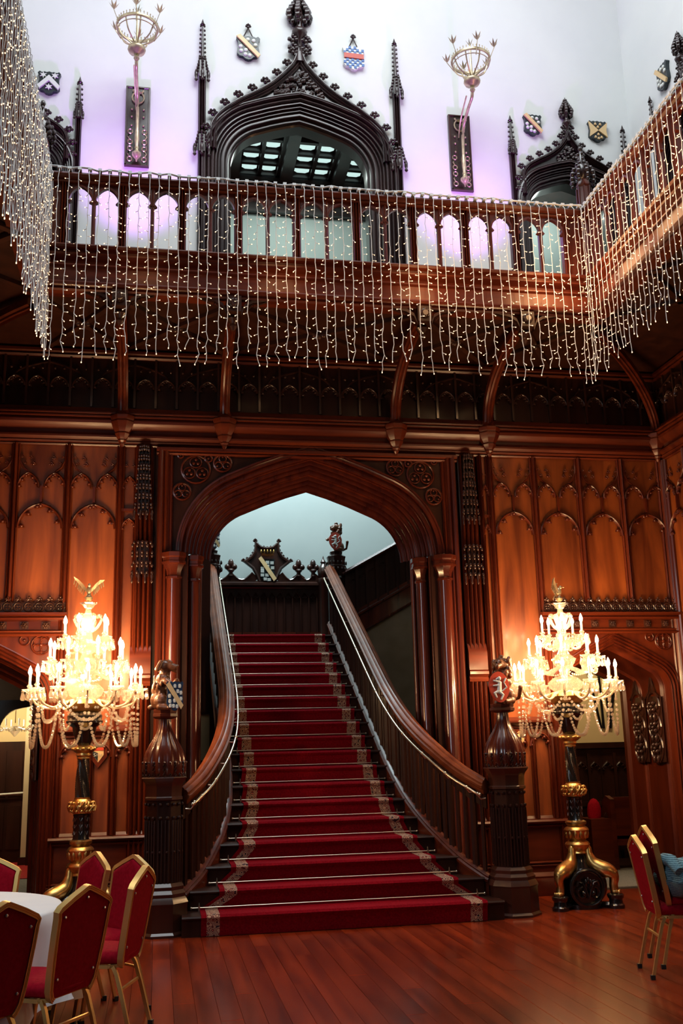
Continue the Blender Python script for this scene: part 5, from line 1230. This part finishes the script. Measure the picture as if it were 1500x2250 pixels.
top_newel(2.83, 16.0, 'lion', 'dark newel post with lion and red shield at the top of the stairs')
# ================================================================== crystal candelabra
def candelabrum(label):
    t = thing('floor_candelabrum', label, 'candelabrum', (0, 0, 0), 'crystal floor candelabra')
    L = lambda prof, nm, m, n=20, sm=35, fl=None: MB().lathe((0, 0, 0), prof, n, 0, 'z', fl).build(nm, m, t, smooth=sm)
    # black body with roundels, plinth blocks, gilded scroll legs with paws
    body_ = L([(.20, .0), (.20, .04), (.16, .06), (.15, .14), (.17, .24), (.14, .34), (.09, .42), (.075, .50), (.085, .55)], 'body', BLACK, 24)
    for k in range(3):
        a = -pi/2+k*2*pi/3; ca, sa_ = cos(a), sin(a)
        def mp(x, y, z, a=a): return (-sin(a)*x*1.0+cos(a)*(.17-y), cos(a)*x+sin(a)*(.17-y), z)
        q = MB(mp); q.lathe((0, .03, .20), [(.185, 0), (.185, -.04), (.17, -.05), (.15, -.045), (.15, -.02)], 28, 0, 'y')
        q.tube([(.170*cos(b), -.02, .20+.170*sin(b)) for b in [2*pi*j/24 for j in range(25)]], .012, 5, (0, 1, 0), caps=False)
        for s in (-1, 1):
            q.tube([(s*(.062+.062*r_*cos(b)), -.025, .15+.062*r_*sin(b)) for b, r_ in [(pi*.5-j*.5, 1-j*.06) for j in range(14)]], .010, 5, (0, 1, 0))
            q.tube([(0, -.025, .10), (s*.03, -.03, .19), (s*.06, -.03, .25), (s*.10, -.025, .26), (s*.115, -.02, .22)], .010, 5, (0, 1, 0)); q.ball((s*.05, -.03, .15), .02, 6, 4)
        for j in (-1, 0, 1): q.ball((j*.025, -.035, .25+.02*(j == 0)), (.014, .012, .035), 6, 4)
        q.build('roundel', BLACK, t, smooth=50)
        b = a+pi/3; d = (cos(b), sin(b)); pp = lambda r_, z, o=0: (d[0]*r_-d[1]*o, d[1]*r_+d[0]*o, z)
        q = MB(); c = pp(.335, 0)
        q.lathe((c[0], c[1], 0), [(.085, 0), (.085, .03), (.07, .045), (.065, .08), (.08, .10), (.085, .125), (.07, .135)], 12); q.tube([pp(.15, .03), pp(.33, .03)], .05, 6, r2=.03); q.build('plinth', BLACK, t, smooth=35)
        q = MB(); q.tube(catmull([pp(.075, .60), pp(.10, .56), pp(.105, .50), pp(.14, .42), (pp(.22, .37)), pp(.30, .34), pp(.335, .29), pp(.325, .22), pp(.33, .16)], 4), [r_*1.2 for r_ in [.02, .022, .025, .028, .03, .032, .034, .036, .038, .042, .046, .05, .054, .057, .06, .062, .064, .065, .064, .062, .058, .054, .05, .046, .042, .04, .038, .036, .036, .036, .036, .036, .036]], 10, (-d[1], d[0], 0))
        q.ball(pp(.335, .155), (.05, .05, .03), 8, 5)
        for j in (-1.2, -.4, .4, 1.2): q.ball(pp(.375, .15, j*.022), (.02, .02, .022), 6, 4)
        q.ball(pp(.085, .61), .024, 8, 5); q.ball(pp(.33, .33), (.055, .055, .045), 8, 5)
        for j in range(6): q.ball(pp(.13+.035*j, .455-.016*j), .013, 6, 4)
        q.build('gilded_leg', GOLD, t, smooth=60)
    L([(.07, .50), (.10, .52), (.085, .54), (.11, .57), (.12, .60), (.11, .62), (.08, .64), (.095, .66), (.12, .74), (.11, .76), (.08, .78), (.10, .80), (.10, .82), (.075, .835)], 'gilded_urn', GOLD, 24, 40, lambda k: 1+.06*(k % 2))
    q = MB(); 
    for k in range(12):
        a = k*pi/6; q.ball((.105*cos(a), .105*sin(a), .70), (.022, .022, .045), 6, 5); q.ball((.10*cos(a+.26), .10*sin(a+.26), .605), (.018, .018, .025), 6, 4)
    q.build('urn_leaves', GOLD, t, smooth=60)
    L([(.075, .83), (.07, .85), (.068, 1.04), (.075, 1.06)], 'fluted_shaft', BLACK, 24, 30, lambda k: 1+.07*(k % 2))
    q = MB()
    for k in range(8):
        a = k*pi/4
        for z in (.88, .94, 1.0): q.tube([(.072*cos(a-.2), .072*sin(a-.2), z+.03), (.078*cos(a), .078*sin(a), z), (.072*cos(a+.2), .072*sin(a+.2), z+.03)], .004, 4)
    q.build('silver_leaf_inlay', mat('dull_silver', (.3, .3, .3), .35, 1), t)
    q = MB(); q.lathe((0, 0, 0), [(.07, 1.06), (.10, 1.08), (.105, 1.13), (.09, 1.18), (.07, 1.20), (.075, 1.215)], 16)
    for k in range(14):
        a = k*2*pi/14
        for z, rr in ((1.09, .105), (1.13, .118), (1.165, .108)): q.ball((rr*cos(a+z*20), rr*sin(a+z*20), z), (.018, .018, .016), 6, 4)
        q.tube([(.12*cos(a), .12*sin(a), 1.09), (.135*cos(a+.2), .135*sin(a+.2), 1.13), (.12*cos(a+.4), .12*sin(a+.4), 1.17)], .006, 4)
    q.build('gilded_wreath_knop', GOLD, t, smooth=60)
    mb = MB(); rings = []
    for i in range(20):
        z = 1.21+.36*i/19; rr = .066-.014*i/19
        rings.append([(rr*(1+.12*cos(5*b+i*.38))*cos(b), rr*(1+.12*cos(5*b+i*.38))*sin(b), z) for b in [2*pi*k/30 for k in range(30)]])
    mb.loft(rings).build('twisted_shaft', BLACK, t, smooth=50)
    q = MB()
    for i in range(5):
        for j in range(18): b = i*2*pi/5-j*.076*1.0; z = 1.23+.32*j/17; rr = .068-.013*j/17; q.ball((rr*cos(b), rr*sin(b), z), .0045, 4, 3)
    q.build('gilt_beading', GOLD, t)
    L([(.052, 1.56), (.06, 1.57), (.055, 1.585), (.07, 1.60), (.065, 1.62), (.085, 1.63), (.105, 1.65), (.105, 1.67), (.09, 1.68), (.06, 1.69)], 'gilded_collar', GOLD, 20)
    q = MB()
    for k in range(12): a = k*pi/6; q.ball((.10*cos(a), .10*sin(a), 1.66), (.02, .02, .016), 6, 4)
    q.build('collar_leaves', GOLD, t, smooth=60)
    L([(.05, 1.68), (.07, 1.72), (.10, 1.80), (.115, 1.86), (.17, 1.90), (.175, 1.92), (.16, 1.93), (.165, 1.97), (.14, 2.0)], 'black_vase', BLACK, 24)
    L([(.10, 1.98), (.16, 2.02), (.19, 2.08), (.17, 2.12), (.08, 2.13)], 'gilded_bowl', GOLD, 20)
    # glass stem
    L([(.09, 2.12), (.15, 2.16), (.17, 2.22), (.12, 2.27), (.05, 2.30), (.05, 2.36), (.10, 2.42), (.12, 2.47), (.06, 2.52), (.045, 2.56), (.085, 2.60), (.095, 2.66), (.05, 2.70), (.04, 2.78), (.06, 2.80), (.05, 2.84), (.07, 2.90), (.075, 2.94), (.03, 2.96), (.025, 3.0), (.04, 3.01), (.06, 3.045), (.085, 3.06), (.05, 3.065)], 'glass_stem', CRYS, 16, 20, lambda k: 1+.08*(k % 2))
    for k in range(6):
        a = k*pi/3; q = MB()
        q.tube(catmull([(.04*cos(a), .04*sin(a), 2.78), (.09*cos(a), .09*sin(a), 2.82), (.13*cos(a), .13*sin(a), 2.90), (.10*cos(a), .10*sin(a), 2.94), (.085*cos(a), .085*sin(a), 2.91)], 3), .014, 6); q.ball((.115*cos(a), .115*sin(a), 2.93), .022, 6, 4); q.build('glass_scroll', CRYS, t, smooth=40)
    L([(.02, 3.06), (.012, 3.08), (.03, 3.09), (.042, 3.115), (.03, 3.125), (.02, 3.14)], 'eagle_mount', BRONZE, 12)
    # arms in three tiers
    for n, rr, zp, z0, dz, off in ((12, .52, 2.21, 2.13, .085, .1), (8, .355, 2.47, 2.38, .06, .35), (5, .215, 2.70, 2.62, .05, .6)):
        for k in range(n):
            a = 2*pi*k/n+off; ca, sa_ = cos(a), sin(a)
            P = lambda r_, z: (r_*ca, r_*sa_, z)
            arm = MB().tube(catmull([P(.07, z0), P(rr*.35, z0-dz*.3), P(rr*.62, z0-dz), P(rr*.88, z0-dz*.5), P(rr, zp-.01)], 4), .0125, 6).build('arm', CRYS if n != 12 else GLASSARM, t, smooth=50)
            c = P(rr, 0)
            MB().lathe((c[0], c[1], 0), [(.012, zp-.03), (.03, zp-.015), (.07, zp+.008), (.075, zp+.014), (.03, zp+.006), (.018, zp+.03), (.028, zp+.045), (.018, zp+.06)], 12).build('drip_pan', CRYS, arm, smooth=40)
            q = MB()
            for j in range(10):
                b = j*pi/5; x, y = c[0]+.07*cos(b), c[1]+.07*sin(b)
                q.ball((x, y, zp-.005), .008, 5, 3); q.lathe((x, y, 0), [(.002, zp-.015), (.010, zp-.04), (.017, zp-.070), (.011, zp-.086), (.001, zp-.093)], 5)
            q.build('pendant_drops', CRYS, arm)
            MB().lathe((c[0], c[1], 0), [(.013, zp+.05), (.013, zp+.15)], 8).build('candle_tube', CANDLE, arm, smooth=40)
            MB().lathe((c[0], c[1], 0), [(.010, zp+.15), (.019, zp+.172), (.018, zp+.195), (.008, zp+.222), (.001, zp+.237)], 8).build('bulb', FLAME, arm, smooth=60)
    # swags of crystal beads
    def swag(a0, a1, r0, z, depth, br, n):
        q = MB()
        for j in range(n+1):
            t_ = j/n; a = a0+(a1-a0)*t_; zz = z-depth*(1-(abs(2*t_-1))**2.4)
            q.ball((r0*cos(a), r0*sin(a), zz), br, 6, 4)
        q.build('bead_swag', CRYS, t, kind='stuff')
    for k in range(12):
        a = 2*pi*k/12+.1
        swag(a, a+pi/6, .50, 2.10, .42, .0150, 30)
        if k % 2 == 0: swag(a+.05, a+pi/3-.05, .40, 2.08, .16, .0145, 18); swag(a, a+pi/3, .20, 2.12, .28, .0135, 16)
        q = MB(); 
        for j in range(5): q.ball((.50*cos(a), .50*sin(a), 2.13-j*.022), .012, 6, 4)
        q.build('bead_drop', CRYS, t)
    for k in range(8):
        a = 2*pi*k/8+.35; swag(a, a+pi/4, .34, 2.41, .09, .010, 12)
    for k in range(6):
        a = k*pi/3; 
        for tz, tr in ((0, .52), ): 
            l = lamp('POINT', 'candelabrum_light', (.50*cos(a), .50*sin(a), 2.42), 36, (1.0, .60, .28), .05); l.parent = t
    l = lamp('POINT', 'candelabrum_light', (0, 0, 2.84), 34, (1.0, .60, .28), .16); l.parent = t
    return t
GLASSARM = mat('amber_glass_arm', (.8, .6, .4), .15, .3, coat=1)
def eagle(mirror):
    mb = MB(); mb.ball((0, 0, 3.19), (.024, .03, .045), 10, 7); mb.ball((0, -.02, 3.235), (.016, .018, .02), 8, 6); mb.lathe((0, -.045, 3.232), [(.008, 0), (.003, -.012), (.0, -.02)], 6, 0, 'y')
    mb.tube([(0, .02, 3.17), (0, .05, 3.14), (0, .065, 3.11)], [.015, .02, .024], 6, r2=.006)
    for s in (-1, 1):
        mb.tube([(s*.012, -.01, 3.16), (s*.014, -.012, 3.135)], .006, 5)
        W = [(s*.02, .005, 3.20), (s*.06, .02, 3.255), (s*.105, .03, 3.30), (s*.15, .02, 3.325 if s < 0 else 3.30)]
        low = [(s*.02, .01, 3.17), (s*.06, .03, 3.21), (s*.09, .05, 3.25), (s*.14, .035, 3.305 if s < 0 else 3.285)]
        for dy in (-.004, .004):
            n = len(mb.v); mb.add([(x, y+dy, z) for x, y, z in W]+[(x, y+dy, z) for x, y, z in low], [(i, i+1, 5+i, 4+i) for i in range(3)])
        for j in range(7):
            t_ = .15+j*.13; i = min(2, int(t_*3)); f = t_*3-i; a = Vector(low[i]).lerp(Vector(low[i+1]), f)
            mb.tube([a+Vector((0, 0, .02)), a+Vector((s*.012, .012, -.03)), a+Vector((s*.016, .016, -.045))], [.009, .008, .003], 5, r2=.003)
    return mb
cl_ = candelabrum('tall crystal candelabrum with lit bulbs and spread eagle, left of the bear newel')
cr_ = copy_tree(cl_); cr_['label'] = 'tall crystal candelabrum with lit bulbs on gilded paw feet, right of the stairs'
for t, x, rz, er in ((cl_, -.69, .0, .15), (cr_, 4.22, .0, 1.1)):
    e = eagle(1).build('eagle', BRONZE, t if False else None, smooth=40, org=(0, 0, 0)); e.parent = t; e.rotation_euler = (0, 0, er); e.location = (0, 0, 0)
    t.location = (x, 10.17, 0); t.rotation_euler = (0, 0, rz)
# ================================================================== banquet chairs
def make_chair(label):
    t = thing('banquet_chair', label, 'chair', (0, 0, 0), 'red and gold banquet chairs')
    ln = lambda z: -.19-.085*(z-.42)/.5     # lean of the back
    O = [(-.15, .40), (-.185, .45), (-.205, .62), (-.215, .80), (-.205, .845), (-.03, .918), (0, .925)]
    O = O+[(-x, z) for x, z in reversed(O[:-1])]
    O2 = catmull(O, 2)
    P = [(x, ln(z), z) for x, z in O2]
    mb = MB(); rings = []
    for i, p in enumerate(P):
        a = Vector(P[max(0, i-1)]); b = Vector(P[min(len(P)-1, i+1)]); tg = (b-a).normalized(); n = Vector((0, -1, -.17)).normalized(); o = tg.cross(n).normalized()
        p = Vector(p); w, d = .013, .017
        rings.append([p+o*(w*u)+n*(d*v) for u, v in ((-1, -1), (-1, 1), (-.55, 1), (-.5, .8), (-.15, .8), (-.1, 1), (.1, 1), (.15, .8), (.5, .8), (.55, 1), (1, 1), (1, -1))])
    mb.loft(rings); mb.build('back_frame', OLDGOLD, t, smooth=30)
    inn = [(x*.935, (z-.42)*.955+.43) for x, z in O2]
    c0 = MB(); 
    def ring(k, dy): return [(x*k, ln(z)+dy, .66+(z-.66)*k) for x, z in inn]
    c0.loft([ring(1, -.012), ring(1, .008), ring(.97, .025), ring(.85, .034)]); c0.build('backrest', RED, t, smooth=50)
    for x, z in ((-.17, .80), (.17, .80), (0, .875), (-.15, .50), (.15, .50)): MB().ball((x, ln(z)-.017, z), (.008, .005, .008), 8, 4).build('screw', STEEL, t)
    sc = MB(); S = []
    def seat_ring(k, z): return [(.205*k*sx*(.88 if y < 0 else 1), .02+.215*k*y, z) for sx, y in ((-1, -1), (-.6, -1.03), (0, -1.04), (.6, -1.03), (1, -1), (1.03, -.5), (1.04, 0), (1.03, .6), (.96, .93), (.6, 1.06), (0, 1.09), (-.6, 1.06), (-.96, .93), (-1.03, .6), (-1.04, 0), (-1.03, -.5))]
    sc.loft([seat_ring(.96, .415), seat_ring(1, .425), seat_ring(1.02, .445), seat_ring(.98, .468), seat_ring(.85, .482), seat_ring(.5, .488)]); sc.build('seat', RED, t, smooth=60)
    mb = MB()
    for s in (-1, 1): mb.bar([(s*.15, ln(.42)+.0, .405), (s*.175, -.12, .40), (s*.19, .10, .405), (s*.17, .2, .41)], .022, .02)
    mb.bar([(-.17, .2, .405), (.17, .2, .405)], .02, .02); mb.bar([(-.16, -.14, .40), (.16, -.14, .40)], .02, .02); mb.build('seat_frame', OLDGOLD, t)
    for sx in (-1, 1):
        for sy, P_ in ((-1, [(sx*.17, -.12, .40), (sx*.178, -.17, .36), (sx*.19, -.27, .0)]), (1, [(sx*.185, .12, .40), (sx*.188, .16, .36), (sx*.20, .22, .0)])):
            l = MB().bar(catmull(P_, 3), .021, .021, (0, 1, 0)).build('leg', OLDGOLD, t, smooth=30)
            e = P_[-1]; MB().box(e[0]-.015, e[0]+.015, e[1]-.015, e[1]+.015, 0, .03).build('rubber_foot', RUBBER, l)
    MB().bar([(-.185, -.19, .27), (.185, -.19, .27)], .014, .014).build('stretcher', OLDGOLD, t)
    return t
ch0 = make_chair('')
def put(o, top, face, label, z=0):
    f = Vector(face).normalized(); o['label'] = label
    o.location = (top[0]+f.x*.28, top[1]+f.y*.28, z); o.rotation_euler = (0, 0, atan2(-f.x, f.y)); return o
cs = [((-.345, 5.76), (-.85, .53), 'red banquet chair seen whole from behind beside the white tablecloth'),
      ((-.685, 5.25), (-.78, .62), 'red banquet chair seen from behind, cut by the bottom left corner'),
      ((-.40, 7.66), (-.90, -.45), 'red banquet chair facing the camera just in front of the left candelabrum foot'),
      ((-.13, 7.30), (-.80, -.55), 'red banquet chair facing the camera, half hidden by the edge-on chair'),
      ((-.055, 6.58), (-.96, .28), 'red banquet chair seen edge on in front of the left newel post'),
      ((-1.14, 7.75), (-.25, -.95), 'red banquet chair of which only a gold-edged back shows at the far left edge')]
for i, (p, f, l) in enumerate(cs): put(ch0 if i == 0 else copy_tree(ch0), p, f, l)
put(copy_tree(ch0), (3.42, 7.20), (.975, -.22), 'lower of two stacked red banquet chairs at the right edge')
put(copy_tree(ch0), (3.50, 7.19), (.975, -.22), 'upper of two stacked red banquet chairs at the right edge, back leaning right', .065)
# blue knitted garment folded over the stacked chairs
g = MB(); rings = []
for i in range(17):
    t_ = i/16; x = 3.53+.66*t_; w_ = .19+.02*sin(t_*7); h = .13+.03*sin(t_*5+.6)-.09*(t_ < .04)
    rings.append([(x+.01*sin(a*3+i), 6.98-.14*t_+w_*cos(a)*(1+.05*sin(3*a+i)), .645+h*(sin(a) if sin(a) > 0 else sin(a)*.62)+.018*sin(2*a+i*.9)) for a in [2*pi*k/20 for k in range(20)]])
g.loft(rings); g.tube([(3.55, 6.80, .72), (3.545, 6.90, .785), (3.56, 7.03, .78), (3.57, 7.14, .70), (3.60, 7.16, .60)], [.035, .045, .045, .04, .03], 8)
o = g.build('knitted_garment', KNIT, smooth=80); tag(o, 'blue-grey textured garment bundled over the seat of the stacked chairs at the right edge', 'clothing')
# ================================================================== table with white cloth
tb = thing('round_table', 'round folding table hidden under the white cloth at the left edge', 'table', (-1.42, 6.62, 0))
MB().lathe((-1.42, 6.62, 0), [(.865, .70), (.865, .725)], 40).build('table_top', WOOD, tb)
for k in range(4):
    a = k*pi/2+.8; MB().tube([(-1.42+.45*cos(a), 6.62+.45*sin(a), .71), (-1.42+.5*cos(a), 6.62+.5*sin(a), 0)], .014, 8).build('leg', STEEL, tb)
mb = MB(); rings = []; n = 96
for r_, z, amp in ((.02, .735, 0), (.5, .735, 0), (.84, .735, 0), (.868, .733, 0), (.878, .72, .001), (.885, .66, .012), (.90, .55, .026), (.925, .42, .04), (.95, .30, .05), (.965, .22, .055)):
    rings.append([(-1.42+(r_+amp*sin(13*a+1.2*sin(3*a)))*cos(a), 6.62+(r_+amp*sin(13*a+1.2*sin(3*a)))*sin(a), z-(.03*sin(5*a)+.02*cos(9*a))*(z < .3)) for a in [2*pi*k/n for k in range(n)]])
mb.loft(rings, caps=False); mb.add([(-1.42+.02*cos(a), 6.62+.02*sin(a), .735) for a in [2*pi*k/8 for k in range(8)]], [tuple(range(8))])
o = mb.build('tablecloth', CLOTH, smooth=60); tag(o, 'white linen cloth draped over the round table at the left edge', 'tablecloth')
